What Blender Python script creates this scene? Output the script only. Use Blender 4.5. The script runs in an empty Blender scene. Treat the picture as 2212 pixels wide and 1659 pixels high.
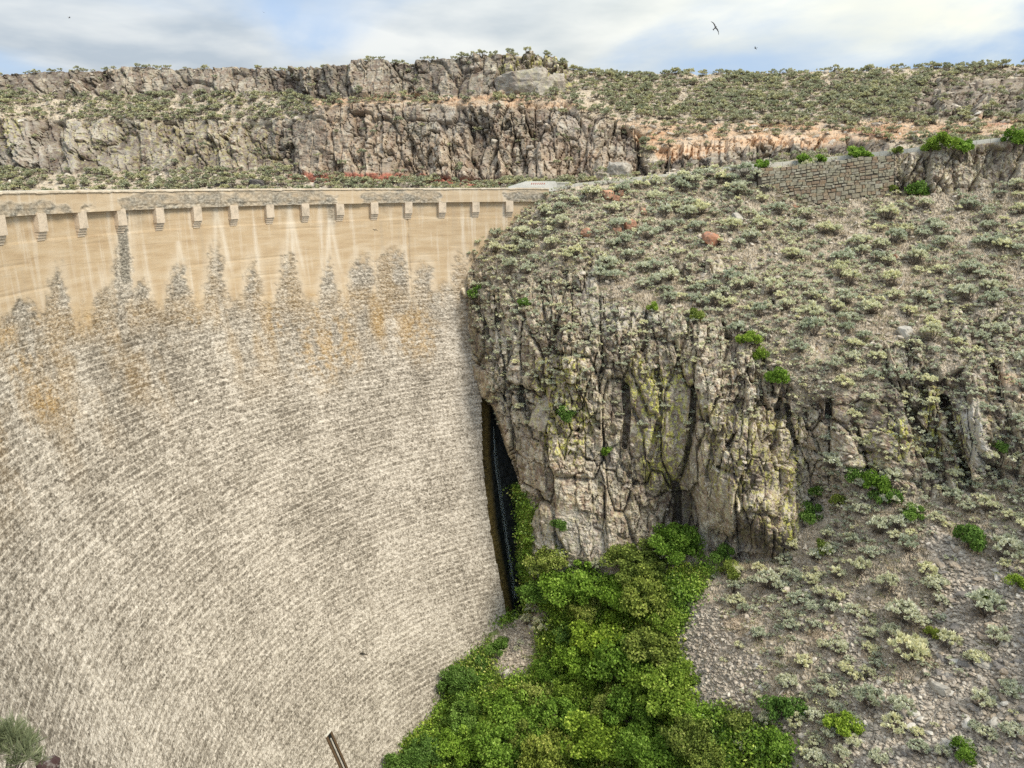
import bpy, math, random
import numpy as np
from mathutils import Vector, Matrix

random.seed(7); RS = np.random.RandomState(7)
SC = bpy.context.scene
COL = SC.collection

# ------------------------------------------------------------------ camera, world, sun, exposure
FPX, CX, CY = 1658.0, 1106.0, 829.5            # focal length and centre on a 2212 x 1659 frame
PITCH = math.radians(14.6247)
cam_d = bpy.data.cameras.new('camera'); cam = bpy.data.objects.new('camera', cam_d); COL.objects.link(cam)
cam_d.sensor_fit = 'HORIZONTAL'; cam_d.sensor_width = 36.0; cam_d.lens = FPX/2212*36.0
cam_d.clip_start = 0.1; cam_d.clip_end = 6000
cam.location = (0, 0, 0); cam.rotation_euler = (math.pi/2 - PITCH, 0, 0)
SC.camera = cam
SUN_DIR = Vector((0.50, -0.38, 0.78)).normalized()      # towards the sun
sun_elev = math.asin(SUN_DIR.z); sun_az = math.atan2(SUN_DIR.x, SUN_DIR.y)
sd = bpy.data.lights.new('sun', 'SUN'); sd.energy = 1.5; sd.angle = math.radians(18); sd.color = (1.0, 0.93, 0.82)
so = bpy.data.objects.new('sun', sd); COL.objects.link(so)
so.rotation_euler = SUN_DIR.to_track_quat('Z', 'Y').to_euler(); so.location = (60, 0, 80)
SC.view_settings.view_transform = 'Standard'; SC.view_settings.look = 'None'
SC.view_settings.gamma = 1.0; SC.view_settings.exposure = 1.36
SC.view_settings.use_curve_mapping = False
SC.render.engine = 'CYCLES'
SC.cycles.max_bounces = 5; SC.cycles.diffuse_bounces = 3; SC.cycles.glossy_bounces = 2
SC.cycles.transmission_bounces = 4; SC.cycles.transparent_max_bounces = 8
SC.cycles.use_denoising = False

class NT:
    """small node-tree writer"""
    def __init__(s, nt): s.nt = nt; nt.nodes.clear()
    def n(s, t, ins=None, **kw):
        nd = s.nt.nodes.new(t)
        for k, v in kw.items(): setattr(nd, k, v)
        if ins:
            for k, v in ins.items():
                sock = nd.inputs[k]
                if isinstance(v, bpy.types.NodeSocket): s.nt.links.new(v, sock)
                else: sock.default_value = v
        return nd
    def noise(s, vec, scale, detail=4, rough=0.55, dist=0.0, out='Fac'):
        return s.n('ShaderNodeTexNoise', {'Vector': vec, 'Scale': scale, 'Detail': detail, 'Roughness': rough, 'Distortion': dist}).outputs[out]
    def ramp(s, f, stops, interp='LINEAR'):
        r = s.n('ShaderNodeValToRGB', {'Fac': f}); cr = r.color_ramp; cr.interpolation = interp
        while len(cr.elements) < len(stops): cr.elements.new(0.5)
        for e, (p, c) in zip(cr.elements, stops):
            e.position = p; e.color = (c, c, c, 1) if not hasattr(c, '__len__') else (*c, 1)
        return r.outputs['Color']
    def mix(s, f, a, b, mode='MIX'):
        m = s.n('ShaderNodeMix', data_type='RGBA', blend_type=mode)
        for sock, v in ((m.inputs[0], f), (m.inputs[6], a), (m.inputs[7], b)):
            if isinstance(v, bpy.types.NodeSocket): s.nt.links.new(v, sock)
            else: sock.default_value = (*v, 1) if hasattr(v, '__len__') else v
        return m.outputs[2]
    def math(s, op, a, b=0.5, c=0.0, clamp=False):
        m = s.n('ShaderNodeMath', operation=op, use_clamp=clamp)
        for i, v in enumerate((a, b, c)):
            if isinstance(v, bpy.types.NodeSocket): s.nt.links.new(v, m.inputs[i])
            else: m.inputs[i].default_value = v
        return m.outputs[0]
    def attr(s, name, out='Fac'): return s.n('ShaderNodeAttribute', attribute_name=name).outputs[out]
    def mapping(s, vec, scale=(1, 1, 1), rot=(0, 0, 0), loc=(0, 0, 0)):
        return s.n('ShaderNodeMapping', {'Vector': vec, 'Scale': scale, 'Rotation': rot, 'Location': loc}).outputs[0]

world = bpy.data.worlds.new('World'); SC.world = world; world.use_nodes = True
w = NT(world.node_tree)
sky = w.n('ShaderNodeTexSky', sky_type='NISHITA', sun_disc=False, sun_elevation=sun_elev, sun_rotation=sun_az, altitude=1500.0, air_density=1.0, dust_density=2.0)
gen = w.n('ShaderNodeTexCoord').outputs['Generated']
sep = w.n('ShaderNodeSeparateXYZ', {0: gen})
# clouds on a flat layer overhead: direction / (z + k)
zz = w.math('ADD', w.math('MAXIMUM', sep.outputs[2], 0.0), 0.16)
cx_ = w.math('DIVIDE', sep.outputs[0], zz); cy_ = w.math('DIVIDE', sep.outputs[1], zz)
cv = w.n('ShaderNodeCombineXYZ', {0: cx_, 1: cy_, 2: 0.35}).outputs[0]
cn = w.noise(w.mapping(cv, (1.0, 0.8, 1), loc=(5.1, 2.6, 0)), 1.05, 7, 0.5, 0.3)
cn2 = w.noise(w.mapping(cv, (1, 1, 1), loc=(9.1, 4.2, 2)), 1.7, 5, 0.5, 0.2)
cover = w.ramp(cn, [(0.30, 0.0), (0.56, 1.0)], 'EASE')
# brightness of the cloud deck: brighter towards the veiled sun
sunv = w.n('ShaderNodeVectorMath', {0: gen, 1: (0.62, 0.70, 0.36)}, operation='DOT_PRODUCT').outputs['Value']
glow = w.math('POWER', w.math('MAXIMUM', sunv, 0.0), 7.0)
cloudc = w.mix(w.ramp(cn2, [(0.38, 0.0), (0.64, 1.0)]), (1.65, 1.9, 2.15), (2.75, 2.85, 2.85))
cloudc = w.mix(w.math('MULTIPLY', glow, 0.85, clamp=True), cloudc, (4.1, 4.0, 3.2))
up = w.math('ADD', 1.0, w.math('MULTIPLY', w.math('MAXIMUM', sep.outputs[2], 0.0), 1.5))
bluec = w.mix(0.85, sky.outputs[0], (1.3, 1.7, 2.3))
skyc = w.mix(cover, bluec, cloudc)
skyc = w.mix(1.0, skyc, w.n('ShaderNodeCombineXYZ', {0: up, 1: up, 2: up}).outputs[0], 'MULTIPLY')
bg = w.n('ShaderNodeBackground', {'Color': skyc, 'Strength': 0.10})
w.n('ShaderNodeOutputWorld', {'Surface': bg.outputs[0]})

# ------------------------------------------------------------------ camera geometry helpers (surveyed points: bearing + distance)
c_, s_ = math.cos(PITCH), math.sin(PITCH)
def P(px, py, Y):
    px = np.asarray(px, float); py = np.asarray(py, float); Y = np.asarray(Y, float)
    a = (px-CX)/FPX; b = -(py-CY)/FPX
    fy = c_+b*s_; fz = -s_+b*c_
    t = Y/fy
    return np.stack(np.broadcast_arrays(a*t, Y, fz*t), -1)

# ------------------------------------------------------------------ noise
def _h(ix, iy, iz=0, seed=0):
    h = (ix.astype(np.int64)*374761393 + iy.astype(np.int64)*668265263 + np.asarray(iz).astype(np.int64)*2147483647 + seed*974634777) & 0xffffffff
    h = ((h ^ (h >> 13))*1274126177) & 0xffffffff
    h = ((h ^ (h >> 16))*2246822519) & 0xffffffff
    return ((h ^ (h >> 15)) & 0xffffff)/float(0xffffff)
def vn3(x, y, z, seed=0):
    ix, iy, iz = np.floor(x), np.floor(y), np.floor(z)
    fx, fy, fz = x-ix, y-iy, z-iz
    u, v, q = [f*f*(3-2*f) for f in (fx, fy, fz)]
    r = 0
    for dx in (0, 1):
        for dy in (0, 1):
            for dz in (0, 1):
                r = r + _h(ix+dx, iy+dy, iz+dz, seed)*np.where(dx, u, 1-u)*np.where(dy, v, 1-v)*np.where(dz, q, 1-q)
    return r*2-1
def fbm(x, y, z, o=4, seed=0, g=0.5):
    r = 0; a = 1.0; t = 0
    for i in range(o):
        r = r + a*vn3(x, y, z, seed+i*13); t += a; a *= g
        x, y, z = x*2.03+5.1, y*2.03+1.7, z*2.03+9.2
    return r/t
def vor(a, b, seed=0, box=False):
    """2-D Voronoi: F1, F2, cell random, facet height (a plane tilted at random in each cell)"""
    ia, ib = np.floor(a), np.floor(b)
    F1 = np.full(a.shape, 9.0); F2 = F1.copy(); rnd = np.zeros(a.shape); tilt = np.zeros(a.shape)
    for da in (-1, 0, 1):
        for db in (-1, 0, 1):
            ca = ia+da; cb = ib+db
            pa = ca+_h(ca, cb, 1, seed); pb = cb+_h(ca, cb, 2, seed)
            d = np.maximum(np.abs(a-pa), np.abs(b-pb)) if box else np.hypot(a-pa, b-pb)
            r = _h(ca, cb, 3, seed)
            tl = (a-pa)*(_h(ca, cb, 4, seed)*2-1)+(b-pb)*(_h(ca, cb, 5, seed)*2-1)
            near = d < F1
            F2 = np.where(near, F1, np.minimum(F2, d))
            rnd = np.where(near, r, rnd); tilt = np.where(near, tl, tilt)
            F1 = np.where(near, d, F1)
    return F1, F2, rnd, tilt
def sstep(e0, e1, x):
    t = np.clip((x-e0)/(e1-e0), 0, 1); return t*t*(3-2*t)
def poly_mask(px, py, poly, soft=12):
    """signed distance to a polygon turned into a soft mask"""
    poly = np.asarray(poly, float); n = len(poly)
    ins = np.zeros(px.shape, bool); d2 = np.full(px.shape, 1e12)
    for i in range(n):
        x0, y0 = poly[i]; x1, y1 = poly[(i+1) % n]
        ex, ey = x1-x0, y1-y0
        t = np.clip(((px-x0)*ex+(py-y0)*ey)/(ex*ex+ey*ey+1e-9), 0, 1)
        d2 = np.minimum(d2, (px-x0-t*ex)**2+(py-y0-t*ey)**2)
        cr = ((y0 > py) != (y1 > py))
        xi = x0+(py-y0)*ex/(ey if ey != 0 else 1e-9)
        ins ^= cr & (px < xi)
    d = np.sqrt(d2)*np.where(ins, 1, -1)
    return sstep(-soft, soft, d)
def line_mask(px, py, line, wd):
    d2 = np.full(px.shape, 1e12)
    for (x0, y0), (x1, y1) in zip(line[:-1], line[1:]):
        ex, ey = x1-x0, y1-y0
        t = np.clip(((px-x0)*ex+(py-y0)*ey)/(ex*ex+ey*ey+1e-9), 0, 1)
        d2 = np.minimum(d2, (px-x0-t*ex)**2+(py-y0-t*ey)**2)
    return np.exp(-d2/(wd*wd))
class RBF:
    def __init__(s, pts, vals):
        s.p = np.asarray(pts, float)/300.0; n = len(s.p)
        A = np.zeros((n+3, n+3)); A[:n, :n] = np.hypot(s.p[:, None, 0]-s.p[None, :, 0], s.p[:, None, 1]-s.p[None, :, 1])
        A[:n, :n] -= np.eye(n)*0.004
        A[:n, n] = 1; A[:n, n+1:] = s.p; A[n, :n] = 1; A[n+1:, :n] = s.p.T
        s.w = np.linalg.solve(A, np.r_[np.asarray(vals, float), 0, 0, 0])
    def __call__(s, px, py):
        x = np.asarray(px, float).ravel()/300; y = np.asarray(py, float).ravel()/300
        r = s.w[-3]+s.w[-2]*x+s.w[-1]*y
        for i in range(len(s.p)): r = r+s.w[i]*np.hypot(x-s.p[i, 0], y-s.p[i, 1])
        return r.reshape(np.shape(px))

# ------------------------------------------------------------------ mesh helpers
def mesh_from(name, V, F, mats, mi=None, smooth=False, attrs=None, uv=None):
    """V (n,3); F (m,k) one face size; mats list"""
    V = np.asarray(V, np.float32); F = np.asarray(F, np.int32); k = F.shape[1]
    me = bpy.data.meshes.new(name)
    me.vertices.add(len(V)); me.vertices.foreach_set('co', V.ravel())
    me.loops.add(F.size); me.loops.foreach_set('vertex_index', F.ravel())
    me.polygons.add(len(F)); me.polygons.foreach_set('loop_start', np.arange(0, F.size, k, dtype=np.int32))
    for m in mats: me.materials.append(m)
    if mi is not None: me.polygons.foreach_set('material_index', np.asarray(mi, np.int32))
    me.update(calc_edges=True)
    me.polygons.foreach_set('use_smooth', np.full(len(F), smooth))
    if attrs:
        for an, av in attrs.items():
            a = me.attributes.new(an, 'FLOAT', 'POINT'); a.data.foreach_set('value', np.asarray(av, np.float32).ravel())
    if uv is not None:
        ul = me.uv_layers.new(name='UVMap'); ul.data.foreach_set('uv', np.asarray(uv, np.float32)[F.ravel()].ravel())
    return me
def grid_faces(nv, nu, keep=None):
    i = np.arange(nv*nu).reshape(nv, nu)
    F = np.stack([i[:-1, :-1], i[:-1, 1:], i[1:, 1:], i[1:, :-1]], -1).reshape(-1, 4)
    if keep is not None: F = F[keep.reshape(-1)]
    return F
def compact(V, F, attrs, uv=None):
    used = np.unique(F); m = np.full(len(V), -1); m[used] = np.arange(len(used))
    return V[used], m[F], {k: np.asarray(a).ravel()[used] for k, a in attrs.items()}, (None if uv is None else uv[used])
def link(name, me, parent=None, loc=None):
    o = bpy.data.objects.new(name, me); COL.objects.link(o)
    if parent is not None: o.parent = parent
    if loc is not None: o.location = loc
    return o
def tag(o, label=None, cat=None, group=None, kind=None):
    if label: o['label'] = label
    if cat: o['category'] = cat
    if group: o['group'] = group
    if kind: o['kind'] = kind
    return o
def empty(name, loc=(0, 0, 0)):
    o = bpy.data.objects.new(name, None); COL.objects.link(o); o.location = loc; o.empty_display_size = 0.2
    return o
def grid_normals(G):
    du = np.gradient(G, axis=1); dv = np.gradient(G, axis=0)
    n = np.cross(du, dv); n /= np.linalg.norm(n, axis=2, keepdims=True)+1e-9
    flip = (n*G).sum(2) > 0                                          # face the viewpoint side of the canyon
    n[flip] *= -1
    return n
class Boxes:
    """collects hexahedra; each given by 8 corners"""
    def __init__(s): s.v = []; s.f = []
    def hexa(s, c):
        b = sum(len(x) for x in s.v); s.v.append(np.asarray(c, float))
        for q in ((0, 3, 2, 1), (4, 5, 6, 7), (0, 1, 5, 4), (1, 2, 6, 5), (2, 3, 7, 6), (3, 0, 4, 7)): s.f.append([b+i for i in q])
    def box(s, x0, x1, y0, y1, z0, z1, fn=None):
        c = np.array([(x0, y0, z0), (x1, y0, z0), (x1, y1, z0), (x0, y1, z0), (x0, y0, z1), (x1, y0, z1), (x1, y1, z1), (x0, y1, z1)], float)
        s.hexa(c if fn is None else fn(c))
    def mesh(s, name, mats, bevel=0, **kw):
        me = mesh_from(name, np.concatenate(s.v), np.array(s.f), mats, **kw)
        return me

# ------------------------------------------------------------------ materials
def new_mat(name):
    m = bpy.data.materials.new(name); m.use_nodes = True; return m, NT(m.node_tree)
def finish(t, color, rough=0.9, bump=None, bstr=0.5, bdist=0.1, spec=0.2, trans=None, normal=None):
    ins = {'Base Color': color, 'Roughness': rough, 'Specular IOR Level': spec}
    p = t.n('ShaderNodeBsdfPrincipled', ins)
    if bump is not None:
        bn = t.n('ShaderNodeBump', {'Height': bump, 'Strength': bstr, 'Distance': bdist})
        t.nt.links.new(bn.outputs[0], p.inputs['Normal'])
    out = p.outputs[0]
    if trans is not None:
        tr = t.n('ShaderNodeBsdfTranslucent', {'Color': color})
        out = t.n('ShaderNodeMixShader', {0: trans, 1: p.outputs[0], 2: tr.outputs[0]}).outputs[0]
    t.n('ShaderNodeOutputMaterial', {'Surface': out})

def mat_terrain(name='canyon_side', k=1.0, lk=1.0):
    m, t = new_mat(name)
    pos = t.mapping(t.n('ShaderNodeNewGeometry').outputs['Position'], (k, k, k))
    rock, gravel, orange, pale, lich, moss, dark, cell = [t.attr(a) for a in ('rock', 'gravel', 'orange', 'pale', 'lichen', 'moss', 'dark', 'cell')]
    n1 = t.noise(pos, 0.35, 6, 0.6); n2 = t.noise(pos, 1.6, 6, 0.62); n3 = t.noise(pos, 5.5, 5, 0.65)
    nv = t.noise(t.mapping(pos, (1.0, 1.0, 0.22)), 1.3, 5, 0.6, 0.4)
    # rock: warm grey with brown, purple brown and whitish faces
    rc = t.ramp(n1, [(0.28, (0.27, 0.205, 0.15)), (0.45, (0.38, 0.335, 0.265)), (0.58, (0.45, 0.405, 0.325)), (0.75, (0.35, 0.32, 0.265))])
    rc = t.mix(t.ramp(nv, [(0.40, 0.0), (0.62, 1.0)]), rc, (0.31, 0.225, 0.17))
    rc = t.mix(t.ramp(n2, [(0.49, 0.0), (0.62, 0.85)]), rc, (0.60, 0.555, 0.45))
    rc = t.mix(t.ramp(n3, [(0.30, 0.85), (0.43, 0.0)]), rc, (0.10, 0.082, 0.065))
    rc = t.mix(t.ramp(t.noise(t.mapping(pos, (1, 1, 1.8)), 3.6, 4, 0.7), [(0.55, 0.0), (0.64, 0.7)]), rc, (0.66, 0.62, 0.53))
    lam = t.noise(t.mapping(pos, (0.55, 0.55, 4.5), rot=(0, 0.25, 0)), 1.6, 4, 0.6, 0.6)
    rc = t.mix(t.ramp(lam, [(0.34, 0.6), (0.44, 0.0)]), rc, (0.15, 0.125, 0.10))
    rc = t.mix(1.0, rc, t.ramp(cell, [(0.0, (0.50, 0.47, 0.47)), (0.3, (0.72, 0.67, 0.64)), (0.5, (0.98, 0.96, 0.92)), (1.0, (1.42, 1.38, 1.30))]), 'MULTIPLY')
    rc = t.mix(t.math('MULTIPLY', pale, t.ramp(n2, [(0.35, 0.3), (0.6, 1.0)])), rc, (0.56, 0.52, 0.45))
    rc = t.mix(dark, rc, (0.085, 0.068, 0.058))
    ln = t.ramp(t.noise(t.mapping(pos, (1, 1, 0.5)), 2.2, 5, 0.7), [(0.50, 0.0), (0.56, 1.0)])
    lfine = t.ramp(n3, [(0.40, 0.15), (0.52, 1.0)])
    rc = t.mix(t.math('MULTIPLY', t.math('MULTIPLY', ln, t.math('MULTIPLY', lich, lk)), lfine, clamp=True), rc, (0.62, 0.60, 0.14))
    # soil with litter
    sc = t.ramp(n2, [(0.30, (0.33, 0.27, 0.195)), (0.5, (0.52, 0.435, 0.32)), (0.7, (0.64, 0.555, 0.42))])
    sc = t.mix(t.ramp(n3, [(0.30, 0.8), (0.44, 0.0)]), sc, (0.15, 0.12, 0.08))
    sc = t.mix(t.ramp(t.noise(pos, 9.0, 3, 0.6), [(0.56, 0.0), (0.66, 0.7)]), sc, (0.50, 0.45, 0.37))
    gc = t.ramp(t.noise(pos, 4.0, 5, 0.7), [(0.3, (0.20, 0.165, 0.125)), (0.5, (0.41, 0.35, 0.27)), (0.7, (0.57, 0.50, 0.39))])
    oc = t.ramp(t.noise(t.mapping(pos, (0.5, 0.5, 2.2)), 0.8, 6, 0.62), [(0.28, (0.40, 0.21, 0.12)), (0.42, (0.54, 0.36, 0.22)), (0.56, (0.60, 0.46, 0.32)), (0.72, (0.36, 0.29, 0.22))])
    red = t.attr('red')
    col = t.mix(rock, sc, rc)
    col = t.mix(gravel, col, gc)
    col = t.mix(orange, col, oc)
    col = t.mix(red, col, t.mix(n3, (0.30, 0.075, 0.045), (0.46, 0.20, 0.13)))
    mc = t.ramp(n3, [(0.3, (0.04, 0.06, 0.012)), (0.6, (0.14, 0.23, 0.03))])
    col = t.mix(moss, col, mc)
    hb = t.math('ADD', t.math('MULTIPLY', t.math('ADD', n3, t.math('MULTIPLY', lam, 0.6)), 0.7), t.math('MULTIPLY', t.noise(pos, 14.0, 4, 0.7), 0.4))
    finish(t, col, 0.93, hb, 0.9, 0.22, 0.15)
    return m
def mat_dam():
    m, t = new_mat('weathered_concrete')
    uv = t.n('ShaderNodeUVMap').outputs[0]
    rough, ochre, grey, white, deep = [t.attr(a) for a in ('rough', 'ochre', 'grey', 'white', 'deep')]
    u1 = t.mapping(uv, (0.55, 1.0, 1)); 
    big = t.noise(uv, 0.10, 5, 0.6)
    sm = t.noise(t.mapping(uv, (0.25, 1.6, 1)), 1.0, 6, 0.6, 0.2)
    # smooth upper concrete
    tan = t.ramp(sm, [(0.30, (0.43, 0.31, 0.185)), (0.5, (0.51, 0.385, 0.24)), (0.7, (0.57, 0.455, 0.31))])
    streak = t.noise(t.mapping(uv, (1.1, 0.10, 1)), 1.0, 5, 0.6)
    tan = t.mix(t.ramp(streak, [(0.52, 0.0), (0.70, 0.65)]), tan, (0.70, 0.62, 0.50))
    tan = t.mix(t.ramp(streak, [(0.30, 0.35), (0.44, 0.0)]), tan, (0.40, 0.33, 0.24))
    # board and lift lines: thin and irregular, every 0.9 m
    sepuv = t.n('ShaderNodeSeparateXYZ', {0: uv})
    wob = t.math('MULTIPLY', t.noise(t.mapping(uv, (0.12, 0.5, 1)), 1.0, 4, 0.6), 0.8)
    vv = t.math('ADD', sepuv.outputs[1], wob)
    fr = t.math('FRACT', t.math('DIVIDE', vv, 0.92))
    lineA = t.math('LESS_THAN', fr, 0.055)
    linm = t.math('MULTIPLY', lineA, t.ramp(t.noise(t.mapping(uv, (0.22, 1.4, 1)), 1.0, 3, 0.6), [(0.42, 0.0), (0.62, 1.0)]))
    tan = t.mix(t.math('MULTIPLY', linm, 0.45), tan, (0.30, 0.22, 0.14))
    # spalled lower concrete: pale crusts over grey
    f1 = t.noise(t.mapping(uv, (0.8, 1.15, 1)), 4.2, 6, 0.62, 0.1)
    f2 = t.noise(t.mapping(uv, (0.22, 2.3, 1)), 1.2, 6, 0.66, 0.0)
    f3 = t.noise(t.mapping(uv, (0.9, 1.1, 1)), 7.0, 3, 0.6)
    duv = t.n('ShaderNodeVectorMath', {0: uv, 1: t.n('ShaderNodeVectorMath', {0: t.noise(uv, 2.5, 3, 0.6, out='Color'), 1: (0.35, 0.35, 0.0)}, operation='MULTIPLY').outputs[0]}, operation='ADD').outputs[0]
    def flake(sc, mp):
        vt = t.n('ShaderNodeTexVoronoi', {'Vector': t.mapping(duv, mp), 'Scale': sc}); return t.n('ShaderNodeSeparateXYZ', {0: vt.outputs['Color']}).outputs[0]
    fl = t.math('ADD', t.math('MULTIPLY', flake(4.2, (0.8, 1.15, 1)), 0.55), t.math('MULTIPLY', flake(8.5, (0.85, 1.1, 1)), 0.45))
    f5 = t.noise(t.mapping(uv, (0.8, 1.2, 1)), 1.9, 5, 0.7, 0.3)
    f4 = t.noise(t.mapping(uv, (0.5, 0.9, 1)), 1.0, 4, 0.6, 0.3)
    lw = t.math('ADD', sepuv.outputs[1], t.math('MULTIPLY', t.noise(t.mapping(uv, (0.07, 0.25, 1)), 1.0, 4, 0.6), 0.9))
    lay = t.math('ABSOLUTE', t.math('SUBTRACT', t.math('FRACT', t.math('DIVIDE', lw, 0.50)), 0.5))
    lmod = t.ramp(t.noise(t.mapping(uv, (0.16, 1.1, 1)), 1.0, 4, 0.65), [(0.32, 0.15), (0.52, 1.0)])
    pl = t.math('ADD', t.math('MULTIPLY', f1, 0.40), t.math('ADD', t.math('MULTIPLY', f2, 0.24), t.math('MULTIPLY', f5, 0.36)))
    pl = t.math('ADD', pl, t.math('MULTIPLY', t.math('SUBTRACT', big, 0.5), 0.20))
    pl = t.math('ADD', pl, t.math('MULTIPLY', t.math('SUBTRACT', f4, 0.5), 0.16))
    pl = t.math('ADD', pl, t.math('MULTIPLY', t.math('SUBTRACT', f3, 0.5), 0.20))
    pl = t.math('ADD', pl, t.math('MULTIPLY', t.math('SUBTRACT', fl, 0.5), 0.17))
    pl = t.math('SUBTRACT', pl, t.math('MULTIPLY', t.math('SUBTRACT', deep, 0.35), 0.065))
    rc = t.ramp(pl, [(0.39, (0.13, 0.11, 0.083)), (0.44, (0.24, 0.207, 0.16)), (0.49, (0.345, 0.30, 0.237)), (0.535, (0.455, 0.40, 0.32)), (0.60, (0.64, 0.575, 0.475))])
    l2 = t.math('MULTIPLY', t.math('LESS_THAN', lay, 0.05), lmod)
    rc = t.mix(t.math('MULTIPLY', l2, 0.4), rc, (0.16, 0.13, 0.095))
    l3 = t.math('MULTIPLY', t.math('MULTIPLY', t.math('GREATER_THAN', lay, 0.40), lmod), t.ramp(f1, [(0.42, 0.2), (0.54, 1.0)]))
    rc = t.mix(t.math('MULTIPLY', l3, 0.5), rc, (0.78, 0.70, 0.57))
    rc = t.mix(t.ramp(streak, [(0.28, 0.35), (0.45, 0.0)]), rc, (0.25, 0.21, 0.155))
    col = t.mix(rough, tan, rc)
    oc = t.ramp(f1, [(0.35, (0.22, 0.12, 0.03)), (0.5, (0.46, 0.27, 0.075)), (0.65, (0.62, 0.45, 0.22))])
    col = t.mix(t.math('MULTIPLY', ochre, t.ramp(f3, [(0.3, 1.0), (0.6, 0.55)])), col, oc)
    gcol = t.ramp(f1, [(0.38, (0.11, 0.10, 0.08)), (0.50, (0.24, 0.215, 0.17)), (0.62, (0.46, 0.42, 0.34))])
    col = t.mix(grey, col, gcol)
    col = t.mix(white, col, (0.76, 0.68, 0.55))
    hb = t.math('ADD', t.math('MULTIPLY', t.math('MULTIPLY', f1, rough), 1.0), t.math('MULTIPLY', f3, t.math('ADD', 0.12, t.math('MULTIPLY', rough, 0.55))))
    finish(t, col, 0.92, hb, 0.8, 0.16, 0.15)
    return m
def mat_concrete(name, base=(0.60, 0.52, 0.40), dirt=(0.25, 0.22, 0.17), k=0.6):
    m, t = new_mat(name)
    pos = t.n('ShaderNodeNewGeometry').outputs['Position']
    a = t.noise(pos, 1.1, 6, 0.65); b = t.noise(pos, 7.0, 5, 0.65)
    col = t.mix(t.ramp(a, [(0.48, 0.0), (0.66, k)]), base, dirt)
    col = t.mix(t.ramp(b, [(0.3, 0.5), (0.5, 0.0)]), col, tuple(x*0.6 for x in base))
    finish(t, col, 0.9, b, 0.5, 0.05, 0.2)
    return m
def mat_stone(name, ramp, attr=None, lich=0.0):
    m, t = new_mat(name)
    pos = t.n('ShaderNodeTexCoord').outputs['Object']
    rnd = t.n('ShaderNodeObjectInfo').outputs['Random'] if attr is None else t.attr(attr)
    wp_ = t.n('ShaderNodeNewGeometry').outputs['Position']
    a = t.noise(wp_, 1.8, 6, 0.65); b = t.noise(wp_, 6.0, 5, 0.7)
    col = t.ramp(rnd, ramp)
    col = t.mix(t.ramp(a, [(0.35, 0.55), (0.6, 0.0)]), col, (0.12, 0.10, 0.085))
    col = t.mix(t.ramp(b, [(0.54, 0.0), (0.68, 0.5)]), col, (0.52, 0.49, 0.42))
    if lich: col = t.mix(t.ramp(t.noise(t.n('ShaderNodeNewGeometry').outputs['Position'], 0.9, 5, 0.7), [(0.50, 0.0), (0.58, lich)]), col, (0.50, 0.48, 0.10))
    finish(t, col, 0.9, b, 0.6, 0.05, 0.2)
    return m
def mat_leaf(name, stops, trans=0.3, rough=0.7):
    m, t = new_mat(name)
    r = t.attr('rnd'); oi = t.n('ShaderNodeObjectInfo').outputs['Random']
    col = t.ramp(r, stops)
    col = t.mix(1.0, col, t.ramp(oi, [(0.0, (0.78, 0.82, 0.80)), (0.5, (1.0, 1.0, 1.0)), (1.0, (1.2, 1.16, 1.0))]), 'MULTIPLY')
    finish(t, col, rough, spec=0.15, trans=trans)
    return m
def mat_plain(name, col, rough=0.85, spec=0.2, var=0.35):
    m, t = new_mat(name)
    pos = t.n('ShaderNodeNewGeometry').outputs['Position']
    n = t.noise(pos, 6.0, 5, 0.65)
    finish(t, t.mix(t.ramp(n, [(0.3, var), (0.6, 0.0)]), col, tuple(x*0.45 for x in col)), rough, n, 0.4, 0.03, spec)
    return m
M_TER = mat_terrain(); M_TERF = mat_terrain('far_canyon_side', 0.5, 0.45); M_DAM = mat_dam()
M_CORB = mat_concrete('corbel_concrete', (0.64, 0.53, 0.40), (0.33, 0.28, 0.21), 0.75)
M_CONC = mat_concrete('barrier_concrete', (0.60, 0.57, 0.48), (0.34, 0.31, 0.25), 0.5)
M_ROAD = mat_plain('road_gravel_surface', (0.30, 0.27, 0.22))
M_SAGE = mat_leaf('sage_leaves', [(0.0, (0.31, 0.31, 0.19)), (0.35, (0.53, 0.54, 0.365)), (0.7, (0.71, 0.71, 0.52)), (1.0, (0.82, 0.81, 0.64))], 0.3)
M_SAGEF = mat_leaf('far_sage_leaves', [(0.0, (0.18, 0.18, 0.095)), (0.4, (0.38, 0.38, 0.225)), (0.75, (0.53, 0.525, 0.35)), (1.0, (0.66, 0.65, 0.47))], 0.25)
M_TWIG = mat_plain('dark_shade_twigs', (0.15, 0.12, 0.09))  # dark tone also paints the shade beneath the shrubs
M_BARK = mat_plain('bark', (0.14, 0.11, 0.085))
G1 = [(0.0, (0.055, 0.10, 0.012)), (0.35, (0.14, 0.245, 0.03)), (0.7, (0.28, 0.44, 0.06)), (1.0, (0.48, 0.63, 0.14))]
M_GREEN = [mat_leaf('bright_green_leaves', G1, 0.35),
           mat_leaf('lime_green_leaves', [(p, (c[0]*1.25, c[1]*1.1, c[2]*1.1)) for p, c in G1], 0.35),
           mat_leaf('dark_green_leaves', [(p, (c[0]*0.72, c[1]*0.76, c[2]*1.1)) for p, c in G1], 0.3),
           mat_leaf('olive_green_leaves', [(p, (c[0]*1.22, c[1]*0.92, c[2]*1.4)) for p, c in G1], 0.3)]
M_SCREE = mat_stone('scree_stone', [(0.0, (0.24, 0.20, 0.165)), (0.3, (0.38, 0.325, 0.265)), (0.6, (0.46, 0.40, 0.32)), (0.85, (0.34, 0.27, 0.21)), (1.0, (0.58, 0.53, 0.44))])
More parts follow.
